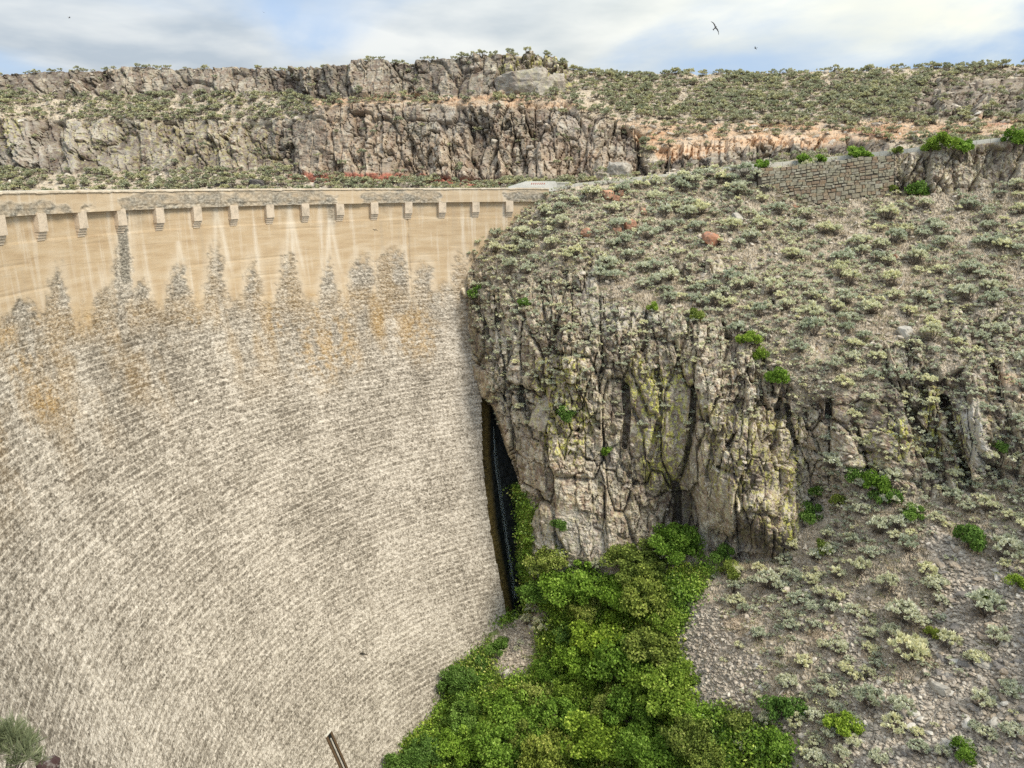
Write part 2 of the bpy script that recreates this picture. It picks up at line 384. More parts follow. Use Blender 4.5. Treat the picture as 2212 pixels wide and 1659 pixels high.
M_SCREEJ = mat_stone('scree_stones_joined', [(0.0, (0.30, 0.25, 0.19)), (0.3, (0.48, 0.41, 0.32)), (0.6, (0.62, 0.54, 0.42)), (0.85, (0.42, 0.345, 0.26)), (1.0, (0.78, 0.70, 0.57))], attr='rnd')
M_WALL = mat_stone('wall_stone', [(0.0, (0.22, 0.15, 0.09)), (0.3, (0.26, 0.20, 0.125)), (0.5, (0.27, 0.235, 0.155)), (0.8, (0.25, 0.235, 0.16)), (1.0, (0.34, 0.31, 0.23))])
M_ORANGE = mat_stone('rusty_orange_stone', [(0.0, (0.44, 0.20, 0.11)), (1.0, (0.50, 0.28, 0.17))])
M_BASALT = mat_stone('grey_basalt', [(0.0, (0.24, 0.21, 0.17)), (1.0, (0.33, 0.295, 0.235))], lich=0.2)
M_BASD = mat_stone('dark_basalt', [(0.0, (0.06, 0.055, 0.052)), (1.0, (0.13, 0.115, 0.105))])
M_PALE = mat_stone('pale_stone', [(0.0, (0.42, 0.38, 0.31)), (1.0, (0.52, 0.48, 0.40))])
M_BIRD = mat_plain('dark_feathers', (0.035, 0.032, 0.03))

# ------------------------------------------------------------------ DAM
DCX, DCY, DR, TH0, DTH = 12.6789, 52.5532, 47.2916, 3.05092538, 0.09229981
ZT, ZB = -0.49, -2.15
def batter(d): return 0.42*np.logaddexp(0, (d-15)/3.0)*3
def dam_pt(s, d, off=0.0):
    """point on the downstream face: s metres along the crest from the first corbel, d metres under the eye"""
    th = TH0-np.asarray(s, float)/DR; r = DR-batter(np.asarray(d, float))*(np.asarray(d) > 4)-off
    return np.stack([DCX+r*np.cos(th), DCY+r*np.sin(th), -np.asarray(d, float)+0*th], -1)
def dam_hit(px, py):
    """where the bearing (px, py) meets the face"""
    px = np.asarray(px, float); py = np.asarray(py, float)
    dr = P(px, py, 1.0)
    t = np.linspace(20, 110, 2000)[:, None]
    x = dr[..., 0]*t; y = t+0*x; z = dr[..., 2]*t
    g = np.hypot(x-DCX, y-DCY)-(DR-batter(-z)*(-z > 4))
    i = (len(t)-1)-np.argmax((g < 0)[::-1], axis=0); i = np.minimum(i, len(t)-2)
    j = np.arange(len(px)); x, y, z = x[i, j], y[i, j], z[i, j]
    th = np.arctan2(y-DCY, x-DCX); th = np.where(th < 0, th+2*np.pi, th)
    return (TH0-th)*DR, -z
dam = empty('dam', dam_pt(25.0, 58.0)); tag(dam, 'tall curved concrete dam, tan above and flaking grey below, with a bracketed parapet', 'dam')
def dchild(name, me, **k):
    o = link(name, me, dam); o.matrix_parent_inverse = Matrix.Translation(-dam.location); return tag(o, **k) if k else o
s0, s1, d0, d1 = -43.0, 66.0, 2.0, 63.0
EDG_S, EDG_D = dam_hit([1040, 1043, 1060, 1095, 1105], [850, 1000, 1150, 1330, 1400])
def s_edge(d): return np.where(d < 23.5, 80.0, np.interp(d, EDG_D, EDG_S))
ns, nd = 600, 350
S, D = np.meshgrid(np.linspace(s0, s1, ns), np.linspace(d0, d1, nd))
# pixel bearings of every face vertex (used only to place the weathering marks where they were surveyed)
Q = dam_pt(S, D)
def bearing(Q):
    d = Q[..., 1]*c_-Q[..., 2]*s_; u = Q[..., 1]*s_+Q[..., 2]*c_
    return CX+FPX*Q[..., 0]/d, CY-FPX*u/d
nz1 = fbm(S*0.9, D*0.9, 0*S, 4, 3); nz2 = fbm(S*0.25, D*0.25, 0*S+4, 3, 8); nz3 = fbm(S*2.6, D*3.2, 0*S+1, 3, 21)
# spalled zone: everything below an uneven line, plus tongues rising to points below the weep lines
ps, pd = dam_hit([-300, 0, 200, 400, 600, 800, 1000, 1100], [770, 712, 678, 650, 640, 632, 612, 600])
base_line = np.interp(S, ps, pd)
lay = 0.35*np.round(nz1*2.2)                                           # breaks along the lift lines
rough = sstep(-0.7, 1.6, D-base_line+0.9*nz1+lay*0.7+0.7*nz3)
ochre = np.zeros_like(S); grey = np.zeros_like(S); white = np.zeros_like(S)
tong = [(48, 640, 30, 0.5), (126, 572, 26, .9), (230, 603, 26, .6), (268, 500, 17, .8), (306, 592, 32, .3), (386, 556, 30, .9), (467, 515, 26, .4), (548, 548, 22, .5),
        (625, 522, 29, .4), (712, 550, 27, .3), (783, 541, 26, .2), (850, 528, 36, .25), (915, 560, 22, .15), (993, 540, 15, .1)]
for (tx, ty, tw, dk) in tong:
    (sa, sb, sc2, sd2), (da, db, _, _) = dam_hit([tx, tx, tx-tw, tx+tw], [ty, 690, 690, 690])
    ctr = sa+(sb-sa)*np.clip((D-da)/(db-da+1e-6), 0, 1.4)
    prog = np.clip((D-da)/(max(db-da, 1)), 0, 1.3)
    blunt = 0.45 if tx in (783, 850, 915, 993, 268) else 1.0
    hw = 0.5*abs(sd2-sc2)*np.power(prog, blunt*0.9)*1.0
    m_ = sstep(-0.5, 0.5, 1.35*hw-np.abs(S-ctr)+0.75*nz3+0.45*nz1)*(D > da-0.3)
    rough = np.maximum(rough, m_*sstep(0, 0.35, prog+0.2*nz3))
    grey = np.maximum(grey, 0.50*dk*m_*sstep(1.0, 0.25, prog)*(0.75+0.5*nz3))
    halo = sstep(-0.9, 0.1, hw+0.55-np.abs(S-ctr))*(1-m_)*sstep(-1.2, 0.5, D-da)*sstep(db, db-3, D)
    white = np.maximum(white, halo*0.28)
for (vx, vy) in ((467, 448), (625, 445), (385, 520), (712, 470)):     # pale inverted-V run marks above the tongues
    (sa, s2), (da, d2) = dam_hit([vx, vx], [vy, 600])
    for sg in (-1, 1):
        xc = sa+sg*0.16*(D-da)
        white = np.maximum(white, 0.5*np.exp(-((S-xc)/0.26)**2)*(D > da)*sstep(d2+1, d2-2, D))
def blobs(lst, soft=0.35, n=None):
    m = np.zeros_like(S)
    for (bx, by, rx, ry) in lst:
        (a, b, c2), (e, f, g) = dam_hit([bx, bx+rx, bx], [by, by, by+ry])
        q = ((S-a)/max(abs(b-a), .2))**2+((D-e)/max(abs(g-e), .2))**2
        m = np.maximum(m, sstep(1+soft, 1-soft, np.sqrt(q)+0.45*(nz1 if n is None else n)))
    return m
ochre = blobs([(18, 722, 26, 30), (85, 690, 26, 16), (185, 668, 34, 26), (340, 640, 20, 24), (415, 690, 20, 20), (590, 690, 26, 50), (672, 650, 20, 60), (748, 630, 17, 46),
               (690, 760, 60, 60), (815, 680, 16, 60), (900, 720, 40, 60), (940, 610, 30, 40), (745, 740, 24, 60), (100, 860, 40, 60), (60, 780, 50, 30)], 0.8)
ochre *= 0.8*sstep(base_line-0.8, base_line+0.3, D)*sstep(-0.55, 0.45, nz3+nz2*0.8+0.7*fbm(S*1.3, D*0.18, 0*S, 3, 91))
ochre = np.maximum(ochre, 0.6*sstep(base_line-1.2, base_line, D+0.5*nz1)*sstep(base_line+3.2, base_line+0.8, D)*sstep(-0.35, 0.25, fbm(S*0.45, D*0.12, 0*S+9, 3, 95))*(0.6+0.5*nz3))
ochre = np.maximum(ochre, 0.42*sstep(-0.1, 0.5, fbm(S*0.5, D*0.10, 0*S+2, 3, 92)+0.4*nz1)*sstep(23, 14, D)*rough)
column = line_mask(S, D, list(zip(*dam_hit([266, 268, 272], [455, 530, 600]))), 0.62)
cm = sstep(0.35, 0.65, column+0.25*nz3)*sstep(2.2, 2.6, D)
grey = np.maximum(grey, cm*0.9); rough = np.maximum(rough, cm)
white = np.maximum(white, 0.55*sstep(0.08, 0.3, column)*(1-cm)*sstep(0.55, 0.3, column)*(D < 9))
for gx in (300, 345, 462, 620, 712, 830, 905, 950):                    # damp grey just under the parapet
    sa, da = dam_hit([gx], [455]); grey = np.maximum(grey, 0.55*np.exp(-((S-sa)/0.75)**2)*sstep(3.9+0.8*nz1, 2.4, D)*(0.7+nz3*0.5))
grey = np.maximum(grey, 0.75*np.exp(-((S-dam_hit([716], [470])[0])/0.55)**2)*sstep(5.2, 3.8, D+nz1*0.5))
deep = np.clip(0.5+0.9*fbm(S*0.33, D*0.045, 0*S+3, 3, 77)+0.35*nz2, 0, 1)     # long vertical tonal runs down the face
deep = deep*sstep(34, 20, D)+(0.30+0.5*nz2)*sstep(20, 34, D)
# relief: lift steps, spalls, crust edges; dark horizontal cracks
lift = np.floor((D+0.35*fbm(S*0.1, D*0.3, 0*S, 3, 31))/0.92)
step = (_h(lift, 0*lift, 7, 5)-0.5)*0.07
wobD = D+0.20*fbm(S*0.16, D*0.4, 0*S, 3, 51)
fr = np.abs(((wobD/0.92) % 1)-0.5)*2
joint = np.exp(-((1-fr)/0.13)**2)
crack_on = sstep(0.0, 0.4, fbm(S*0.16, D*1.3, 0*S+8, 3, 61))
bmp = rough*(0.02*nz1+0.03*nz3+0.018*RS.randn(*S.shape).clip(-1.6, 1.6)+0.3*step-0.03*joint*crack_on)+(1-rough)*(-0.025*joint*crack_on+0.006*nz3)
for (jx, jy0, jy1) in ((880, 470, 1500),):                             # vertical construction joints
    sa, _ = dam_hit([jx], [jy0]); bmp -= 0.12*np.exp(-((S-sa-0.12*fbm(D*0.9, D*0, D*0, 3, 2))/0.09)**2)
s_j = -0.5*DTH*DR
for sj in (s_j, s_j-13.1, s_j+26.2):
    on = sstep(24, 26, D)*sstep(-0.45, -0.1, fbm(D*0.35, D*0+sj, D*0, 2, 5)); grey = np.maximum(grey, 0.7*on*(np.abs(S-sj) < 0.10)*sstep(-0.3, 0.2, nz3)); white = np.maximum(white, 0.30*on*np.exp(-((S-sj+0.4)/0.25)**2)*(S < sj)*sstep(-0.2, 0.3, nz1))
    bmp -= 0.17*np.exp(-((S-sj)/0.13)**2)*on; bmp += 0.07*on*sstep(-1.3, 0, S-sj)*(S < sj)
# the small three-cornered drain hole
(hs, hs2), (hd, hd2) = dam_hit([780, 773], [1412, 1432])
hole = (D > hd-0.35) & (D < hd2) & (np.abs(S-hs-0.1) < 0.15+0.9*(D-hd)/(hd2-hd))
bmp = bmp-0.9*hole; grey = np.where(hole, 1.0, grey)
V = dam_pt(S, D, bmp)
sc_ = 0.5*(S[:-1, :-1]+S[1:, 1:]); dc_ = 0.5*(D[:-1, :-1]+D[1:, 1:])
keep = sc_ < s_edge(dc_)
UV = np.stack([S, D], -1).reshape(-1, 2)
V_, F_, A_, U_ = compact(V.reshape(-1, 3), grid_faces(nd, ns, keep), dict(rough=rough, ochre=ochre.clip(0, 1), grey=grey.clip(0, 1), white=white.clip(0, 1), deep=deep), UV)
dchild('face', mesh_from('dam_face', V_, F_, [M_DAM], attrs=A_, uv=U_))
# wet recessed slot between the face and the rock
mW, t = new_mat('wet_moss_shade_concrete')
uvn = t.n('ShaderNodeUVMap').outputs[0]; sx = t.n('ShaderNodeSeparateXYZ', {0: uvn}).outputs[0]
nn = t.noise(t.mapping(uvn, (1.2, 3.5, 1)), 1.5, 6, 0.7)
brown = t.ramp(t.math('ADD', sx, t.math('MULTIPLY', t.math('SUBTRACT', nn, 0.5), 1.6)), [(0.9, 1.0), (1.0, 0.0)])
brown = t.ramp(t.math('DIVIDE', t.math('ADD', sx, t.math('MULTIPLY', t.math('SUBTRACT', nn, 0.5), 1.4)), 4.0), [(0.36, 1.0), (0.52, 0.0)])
wc = t.mix(brown, (0.006, 0.008, 0.007), t.ramp(nn, [(0.35, (0.03, 0.02, 0.007)), (0.6, (0.16, 0.11, 0.03)), (0.75, (0.10, 0.105, 0.02))]))  # brown is wet moss; the near-black side also paints the gap's shade
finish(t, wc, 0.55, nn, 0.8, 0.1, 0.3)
n1_, n2_ = 40, 160
a_, d_ = np.meshgrid(np.linspace(-0.6, 7.0, n1_), np.linspace(22.0, 57, n2_))
se = np.interp(d_, EDG_D, EDG_S); rec = -1.1-0.12*fbm(a_*1.5, d_*3, a_*0, 3, 9)-0.25*a_.clip(0, 3)
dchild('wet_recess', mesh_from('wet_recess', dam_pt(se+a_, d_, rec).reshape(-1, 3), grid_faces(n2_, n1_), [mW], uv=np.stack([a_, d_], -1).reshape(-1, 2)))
# return wall of the face end
e_d = np.linspace(22.5, 58, 120); es = np.interp(e_d, EDG_D, EDG_S)
er = np.concatenate([dam_pt(es-0.03, e_d, 0.0), dam_pt(es-0.03, e_d, -1.6)]); ii = np.arange(119)
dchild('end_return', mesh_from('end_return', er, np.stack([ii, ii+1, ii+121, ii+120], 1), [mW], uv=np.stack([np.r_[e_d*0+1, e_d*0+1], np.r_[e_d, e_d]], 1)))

# parapet beam: chipped lower lip, coping, crest slab, upstream parapet
def arc_profile(name, prof, sA, sB, n, mat, noise=None, uvs=True, attrs=None):
    """sweep a closed (off, d) profile along the crest"""
    s = np.linspace(sA, sB, n); k = len(prof); pr = np.array(prof+[prof[0]], float)
    SS, _ = np.meshgrid(s, np.arange(k+1)); OO = pr[:, 0][:, None]+0*SS; DD = pr[:, 1][:, None]+0*SS
    if noise is not None: OO, DD = noise(SS, OO, DD)
    Vv = dam_pt(SS, DD, OO)
    at = {a: f(SS, DD) for a, f in (attrs or {}).items()}
    return mesh_from(name, Vv.reshape(-1, 3), grid_faces(k+1, n), [mat], uv=np.stack([SS, DD], -1).reshape(-1, 2), attrs=at)
def dense(prof, step=0.09):
    out = []
    for (a, b), (c2, e) in zip(prof, prof[1:]+[prof[0]]):
        n = max(1, int(math.hypot(c2-a, e-b)/step))
        for i in range(n): out.append((a+(c2-a)*i/n, b+(e-b)*i/n))
    return out
# patches of grey spalled crust on the beam: s ranges from the survey
chip = [(-200, 45, .4), (20, 110, .55), (128, 136, 0.3), (168, 180, .3), (262, 640, 1.0), (592, 718, 1.0), (775, 952, 1.0), (1095, 1180, .7)]
rng = [(dam_hit([a], [445])[0][0], dam_hit([b], [445])[0][0], k) for a, b, k in chip]
def chip_mask(SS, DD):
    n = fbm(SS*0.8, DD*1.6, SS*0, 4, 15); m = np.zeros_like(SS)
    for a, b, k in rng:
        e = np.minimum(SS-a, b-SS)
        top = ZTd+0.42+(0.35 if k < 0.6 else 0.0)+0.5*np.exp(-np.clip(e, 0, 9)/0.7)
        m = np.maximum(m, sstep(-0.30, 0.30, e+1.3*n)*sstep(-0.14, 0.14, DD-top+0.42*n))
    return m
ZTd, ZBd = -ZT, -ZB
def beam_noise(SS, OO, DD):
    cmk = chip_mask(SS, DD); front = OO > 0.35
    n = fbm(SS*2.2, DD*3.0, SS*0, 4, 33)
    lower = sstep(ZBd-0.42, ZBd-0.34, DD)
    OO = OO-np.where(front, cmk*(0.05+0.06*n+0.05*lower*(1+n)), 0)
    bite = sstep(0.30, 0.55, vn3(SS*0.55, SS*0, SS*0, 44))*cmk
    DD = DD-np.where((DD > ZBd-0.15) & front, bite*0.16+0.04*cmk*n, 0)
    return OO, DD
fz = {k: (lambda SS, DD: SS*0) for k in ('ochre', 'rough', 'deep')}
fz['grey'] = lambda SS, DD: chip_mask(SS, DD)*(0.70+0.7*fbm(SS*1.4, DD*2.5, SS*0, 3, 5)).clip(0, 1)
def wht(SS, DD):
    cmk = chip_mask(SS, DD+0.13); return (0.45*cmk*(1-chip_mask(SS, DD))+0.10).clip(0, 1)
fz['white'] = wht
pe = 61.8
dchild('parapet', arc_profile('parapet', dense([(0.45, ZTd+0.16), (0.45, ZBd), (-0.05, ZBd), (-0.05, ZTd+0.16)]), s0, pe, 900, M_DAM, beam_noise, attrs=fz))
def cop_noise(SS, OO, DD):
    n = fbm(SS*2.4, DD*4, SS*0, 3, 71); return OO+0.03*n, DD+0.022*n+0.035*(vn3(SS*0.7, DD*0, SS*0, 3) > 0.62)
fc = dict(fz); fc['white'] = lambda SS, DD: (0.55+0.5*fbm(SS*1.5, DD*2, SS*0, 3, 3)).clip(0, 1); fc['grey'] = lambda SS, DD: 0.5*sstep(0.1, 0.5, fbm(SS*1.1, DD*3, SS*0+5, 3, 9))
dchild('coping', arc_profile('coping', dense([(0.54, ZTd), (0.54, ZTd+0.155), (-0.14, ZTd+0.155), (-0.14, ZTd)], 0.07), s0, pe, 900, M_DAM, cop_noise, attrs=fc))
dchild('crest_roadway', arc_profile('crest_roadway', [(-0.06, ZTd+0.95), (-0.06, ZTd+1.3), (-4.2, ZTd+1.3), (-4.2, ZTd+0.95)], s0, pe, 120, M_CONC))
dchild('upstream_parapet', arc_profile('upstream_parapet', [(-4.21, ZTd+0.02), (-4.21, ZTd+1.3), (-4.6, ZTd+1.3), (-4.6, ZTd+0.02)], s0, pe, 120, M_CONC))
dchild('upstream_face', arc_profile('upstream_face', [(-4.0, ZTd+1.302), (-4.0, 60), (-4.3, 60), (-4.3, ZTd+1.302)], s0, 66, 90, M_CONC, lambda SS, OO, DD: (OO-batter(DD)*(DD > 4), DD)))
# corbels: block with three shrinking steps under it
for k in range(-1, 14):
    sk = k*DTH*DR; B = Boxes(); hw = 0.48
    fn = lambda c: dam_pt(sk+c[:, 0], c[:, 2], c[:, 1])
    j = lambda a=0.02: random.uniform(-a, a)
    def hx(w_, o, da, db, taper=0.0):
        c = np.array([(-w_, -0.2, db), (w_, -0.2, db), (w_, o-taper, db), (-w_, o-taper, db), (-w_, -0.2, da), (w_, -0.2, da), (w_, o, da), (-w_, o, da)], float)
        c[:, 0] += [j() for _ in range(8)]; B.hexa(fn(c))
    hx(hw, 0.425, ZBd-0.1, ZBd+1.22)
    hx(hw-0.035, 0.31, ZBd+1.215, ZBd+1.45, 0.03)
    hx(hw-0.06, 0.20, ZBd+1.445, ZBd+1.66, 0.03)
    hx(hw-0.08, 0.10, ZBd+1.655, ZBd+1.86, 0.05)
    dchild('corbel', B.mesh('corbel', [M_CORB]))
# outlet niche with rusty guides low on the face, left of the thicket
niche = Boxes(); (na, nb), (nc_, nd_) = dam_hit([722, 742], [1590, 1659])
bs = dam_hit([735], [1640])
fnn = lambda c: dam_pt(bs[0][0]+c[:, 0], bs[1][0]+c[:, 2], c[:, 1])
M_RUST = mat_plain('rusty_wet_iron', (0.10, 0.065, 0.035)); M_DARK = mat_plain('opening_shade_black', (0.012, 0.012, 0.01))  # near-black colour stands for the shade inside the gate opening
for nm, xs, o, mt in (('gate_guide', (-0.85, -0.45), 0.10, M_RUST), ('gate_guide', (0.25, 0.65), 0.08, M_RUST), ('gate_opening', (-0.45, 0.25), 0.05, M_DARK)):
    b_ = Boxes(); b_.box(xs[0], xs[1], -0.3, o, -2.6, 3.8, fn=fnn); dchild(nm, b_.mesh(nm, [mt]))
b_ = Boxes(); b_.box(-0.85, 0.6, -0.3, 0.05, -2.75, -2.6, fn=fnn); dchild('gate_lintel', b_.mesh('gate_lintel', [M_CONC]))
b_ = Boxes(); b_.box(-0.25, 0.0, 0.04, 0.10, -2.2, 3.8, fn=fnn); dchild('gate_plate', b_.mesh('gate_plate', [M_PALE]))

# ------------------------------------------------------------------ NEAR CANYON SIDE (T1)
T1 = """1100 470 99|1170 435 99|1200 412 99|1300 396 100|1400 388 101|1560 368 102|1640 368 100|1780 355 100|1930 335 99|2080 315 97|2212 298 96|2500 265 92
1200 440 96.5|1300 440 96|1400 440 97|1500 440 97.5|1600 440 97|1700 450 97|1800 447 97.2|1900 430 97|1960 425 96.3|2100 415 95|2212 405 94|2500 400 89
1100 495 98|1040 545 96.7|1060 552 94.8|1150 520 93.5|1250 520 91.5|1350 520 91|1450 520 91.5|1550 520 91|1700 520 90.5|1850 520 90.5|2000 520 90|2212 520 87|2500 520 82
1010 600 95.8|1030 620 93.6|1100 620 91|1200 620 88|1300 620 85.5|1400 620 85|1550 620 85|1700 620 84|1850 620 84|2000 620 83.5|2212 620 80.5|2500 620 75
1012 700 94.8|1030 700 92.4|1080 700 90|1150 700 86.5|1250 700 82.5|1350 700 81.5|1450 700 81|1550 700 80.5|1700 700 79|1850 700 79|2000 700 78|2212 700 75|2500 700 69
1028 800 93.3|1045 800 91.0|1090 800 88|1160 800 84|1250 800 81.5|1350 800 80.5|1450 800 80|1550 800 77.5|1620 800 76.5|1700 800 76|1800 800 75|1900 800 74.5|2000 800 72.5|2100 800 71|2212 800 69.5|2500 800 63
1062 880 90.2|1100 900 87|1160 900 83.5|1250 900 81|1350 900 80|1450 900 79.5|1520 900 77|1600 900 75.5|1680 900 75|1740 900 75.5|1800 900 72.5|1900 900 71.5|2000 900 70|2100 900 68|2212 900 66|2500 900 59
1100 1000 86|1160 1000 82.5|1250 1000 80.5|1350 1000 79.5|1450 1000 79.5|1520 1000 76.5|1600 1000 74.5|1680 1000 74|1740 1000 75.5|1800 1000 72|1900 1000 70.5|2000 1000 69|2100 1000 67|2212 1000 64.5|2500 1000 57
1130 1080 83.5|1250 1080 80|1350 1080 79.3|1460 1080 80.5|1550 1080 75.5|1650 1080 73.5|1710 1080 74|1760 1080 74.5|1850 1080 69|1950 1080 67.5|2050 1080 66|2150 1080 64|2212 1080 62.5|2500 1080 54
1145 1190 81.5|1250 1190 79.2|1350 1190 78.5|1450 1190 78.5|1550 1190 76|1690 1190 72.5|1760 1190 69|1850 1190 66|2000 1190 62.5|2212 1190 58|2500 1190 51
1150 1300 80.5|1250 1300 77.5|1350 1300 75.5|1450 1300 73|1550 1300 69.5|1700 1300 65.5|1850 1300 62|2000 1300 59|2212 1300 54.5|2500 1300 47
1100 1340 81.6|1060 1370 80.4|1120 1400 78|1200 1400 76|1300 1400 74|1400 1400 71|1500 1400 67.5|1600 1400 64|1700 1400 61.5|1850 1400 58.5|2000 1400 55.5|2212 1400 51.5|2500 1400 44
1020 1430 78.1|975 1450 76.5|960 1520 74.3|1050 1500 73.8|1150 1500 72.8|1250 1500 71.3|1350 1500 69|1450 1500 65.8|1550 1500 62|1700 1500 58|1850 1500 54.8|2000 1500 52|2212 1500 48.5|2500 1500 41
900 1590 70.7|1000 1600 70|1100 1600 69|1200 1600 67.8|1300 1600 66|1400 1600 63.5|1550 1600 58.3|1700 1600 54.5|1850 1600 51.3|2000 1600 48.8|2212 1600 45.5|2500 1600 38
850 1640 67.6|800 1750 62.5|1000 1750 62|1200 1750 60.5|1350 1750 58|1500 1750 54.5|1700 1750 49.5|2000 1750 44.5|2212 1750 41.5|2500 1750 35
700 1990 50|1000 1990 50.5|1200 1990 49.5|1500 1990 45|1700 1990 42|2000 1990 38|2212 1990 35.5|2500 1990 30
950 560 101|955 700 100|980 850 99|990 1000 97|1000 1150 95|1010 1300 88.5|900 1380 86|800 1500 79.5|700 1600 72.5|600 1750 62.5|600 1990 50"""
cp = np.array([[float(v) for v in q.split()] for r in T1.split('\n') for q in r.split('|')])
rb1 = RBF(cp[:, :2], cp[:, 2])
SLOT_Y = [840, 880, 960, 1050, 1150, 1250, 1320]; SLOT_X = [1050, 1070, 1098, 1124, 1142, 1149, 1152]
CRACKS = [([(1503, 770), (1500, 860), (1492, 950), (1478, 1010), (1462, 1050), (1466, 1110), (1462, 1170)], 6, 1.8), ([(1352, 838), (1356, 900), (1350, 965)], 4, 1.6),
          ([(1592, 930), (1560, 985), (1552, 1010)], 3.5, 1.1), ([(1068, 640), (1078, 720), (1090, 800), (1092, 860)], 4, 1.2), ([(1130, 690), (1120, 790), (1126, 880)], 4, 1.0),
          ([(1440, 1060), (1400, 1080), (1340, 1000)], 4, 0.9), ([(1792, 860), (1790, 950), (1794, 1045)], 5, 1.8), ([(1850, 920), (1866, 985), (1885, 1045)], 5, 1.6),
          ([(2046, 860), (2058, 930), (2085, 1010), (2100, 1060)], 6, 2.0), ([(1996, 800), (2000, 860), (1970, 900), (2020, 960)], 5, 1.0), ([(1200, 820), (1215, 880), (1180, 930)], 5, 1.0),
          ([(1590, 700), (1640, 760), (1668, 830), (1690, 900)], 8, 1.2), ([(1250, 930), (1240, 1010), (1252, 1100)], 5, 0.8), ([(2120, 750), (2150, 800), (2160, 870)], 7, 1.4),
          ([(1700, 880), (1720, 960), (1712, 1060)], 5, 1.0), ([(1420, 790), (1430, 900), (1405, 990)], 4, 0.9)]
BULGE = [(1070, 800, 24, 70, 1.3), (1090, 930, 24, 60, 1.0), (1168, 885, 22, 45, 0.9), (1600, 1010, 70, 120, 1.6), (1420, 960, 40, 110, 1.2), (2100, 945, 34, 85, 1.5), (1230, 760, 40, 60, 0.8),
         (1300, 1000, 50, 80, -0.9), (1530, 860, 40, 90, 1.0), (1830, 960, 30, 80, 0.8), (1930, 960, 45, 70, 1.0), (1620, 1130, 60, 50, 0.9), (1190, 1060, 40, 90, 0.7), (1490, 1120, 26, 55, -1.6), (1990, 740, 30, 40, 1.0),
         (1560, 1170, 60, 30, -1.0), (1655, 1125, 60, 55, 1.6), (1640, 1212, 70, 16, -1.2), (1150, 700, 50, 50, 0.9), (1330, 760, 60, 60, 0.8)]
WALLP = [(1644, 360), (1930, 331), (1933, 421), (1722, 443)]
def Y1(px, py):
    Y = rb1(px, py)
    xr = np.interp(py, SLOT_Y, SLOT_X)
    Y = Y+9.0*sstep(3, -9, px-xr)*sstep(850, 885, py)*sstep(1345, 1315, py)
    for ln, wd, dp in CRACKS: Y = Y+dp*line_mask(px, py, ln, wd*0.75)
    Y = Y+1.6*poly_mask(px, py, WALLP, 2.5)
    for bx, by, rx, ry, dp in BULGE: Y = Y-dp*np.exp(-(((px-bx)/rx)**2+((py-by)/ry)**2)**2)
    return Y
ROCK_A = [(1000, 575), (1060, 620), (1130, 650), (1210, 600), (1290, 575), (1350, 620), (1400, 680), (1480, 700), (1570, 690), (1640, 810), (1690, 880), (1740, 920), (1800, 950), (1800, 1040), (1740, 1080), (1705, 1195), (1600, 1205), (1480, 1180), (1330, 1215), (1200, 1190), (1140, 1210), (1100, 1345), (1000, 1345), (1000, 1000)]
ROCK_B = [(1740, 900), (1830, 850), (1900, 890), (1930, 740), (1990, 715), (2060, 820), (2110, 750), (2212, 640), (2520, 560), (2520, 1090), (2212, 1050), (2130, 1060), (2070, 1100), (1960, 1085), (1880, 1045), (1800, 1045)]
ROCK_C = [(1934, 322), (2520, 240), (2520, 400), (2212, 405), (1990, 420), (1938, 425)]
GRAV = [[(1485, 1275), (1560, 1300), (1630, 1380), (1655, 1480), (1620, 1530), (1540, 1525), (1475, 1440), (1465, 1340)],
        [(2050, 1150), (2212, 1235), (2520, 1330), (2520, 2000), (1840, 2000), (1850, 1520), (1900, 1490), (2000, 1465), (2060, 1450), (2030, 1390), (2060, 1300), (1990, 1140)],
        [(1090, 1335), (1150, 1308), (1186, 1350), (1165, 1410), (1125, 1465), (1075, 1460), (1058, 1390)], [(1840, 1240), (1880, 1400), (1900, 1480), (1850, 1480), (1820, 1300)]]
def zones1(px, py, w1):
    """soft zone weights, edges broken up by world noise w1"""
    x = px+w1[0]*60+w1[2]*25; y = py+w1[1]*75
    rock = np.maximum.reduce([poly_mask(np.where(py < 1100, x, px+w1[0]*20), np.where(py < 1100, y, py+w1[1]*15), ROCK_A, 8), poly_mask(x, y, ROCK_B, 9)*sstep(-0.50, -0.25, w1[1]-0.9*np.clip((px-1980)/600, 0, .4)), poly_mask(px, py, ROCK_C, 4)])
    outc = sstep(0.20, 0.34, w1[2])*sstep(500, 620, py)*sstep(1130, 1040, py)
    rock = np.maximum(rock, outc*0.9)
    grav = np.maximum.reduce([poly_mask(x, y, g, 10) for g in GRAV])
    return rock, grav*(1-rock)
nu1, nv1 = 820, 720
uu, vv = np.meshgrid(np.linspace(0, 1, nu1), np.linspace(0, 1, nv1))
pyn = 380+(1990-380)*vv
L = np.interp(pyn, [0, 1290, 1480, 1640, 2000], [975, 975, 780, 650, 600])
px1 = L+(2520-L)*uu
topc = np.interp(px1, [900, 1150, 1200, 1260, 1400, 1560, 1600, 1640, 1960, 2212, 2520], [470, 437, 412, 400, 390, 366, 372, 366, 330, 300, 262])
py1 = topc+(1990-topc)*vv
G0 = P(px1, py1, Y1(px1, py1))
x, y, z = G0[..., 0], G0[..., 1], G0[..., 2]
wn = (fbm(x*0.18, y*0.18, z*0.18, 4, 1), fbm(x*0.18, y*0.18, z*0.18, 4, 2), fbm(x*0.22, y*0.22, z*0.22, 4, 4))
rock1, grav1 = zones1(px1, py1, wn)
nrm = grid_normals(G0)
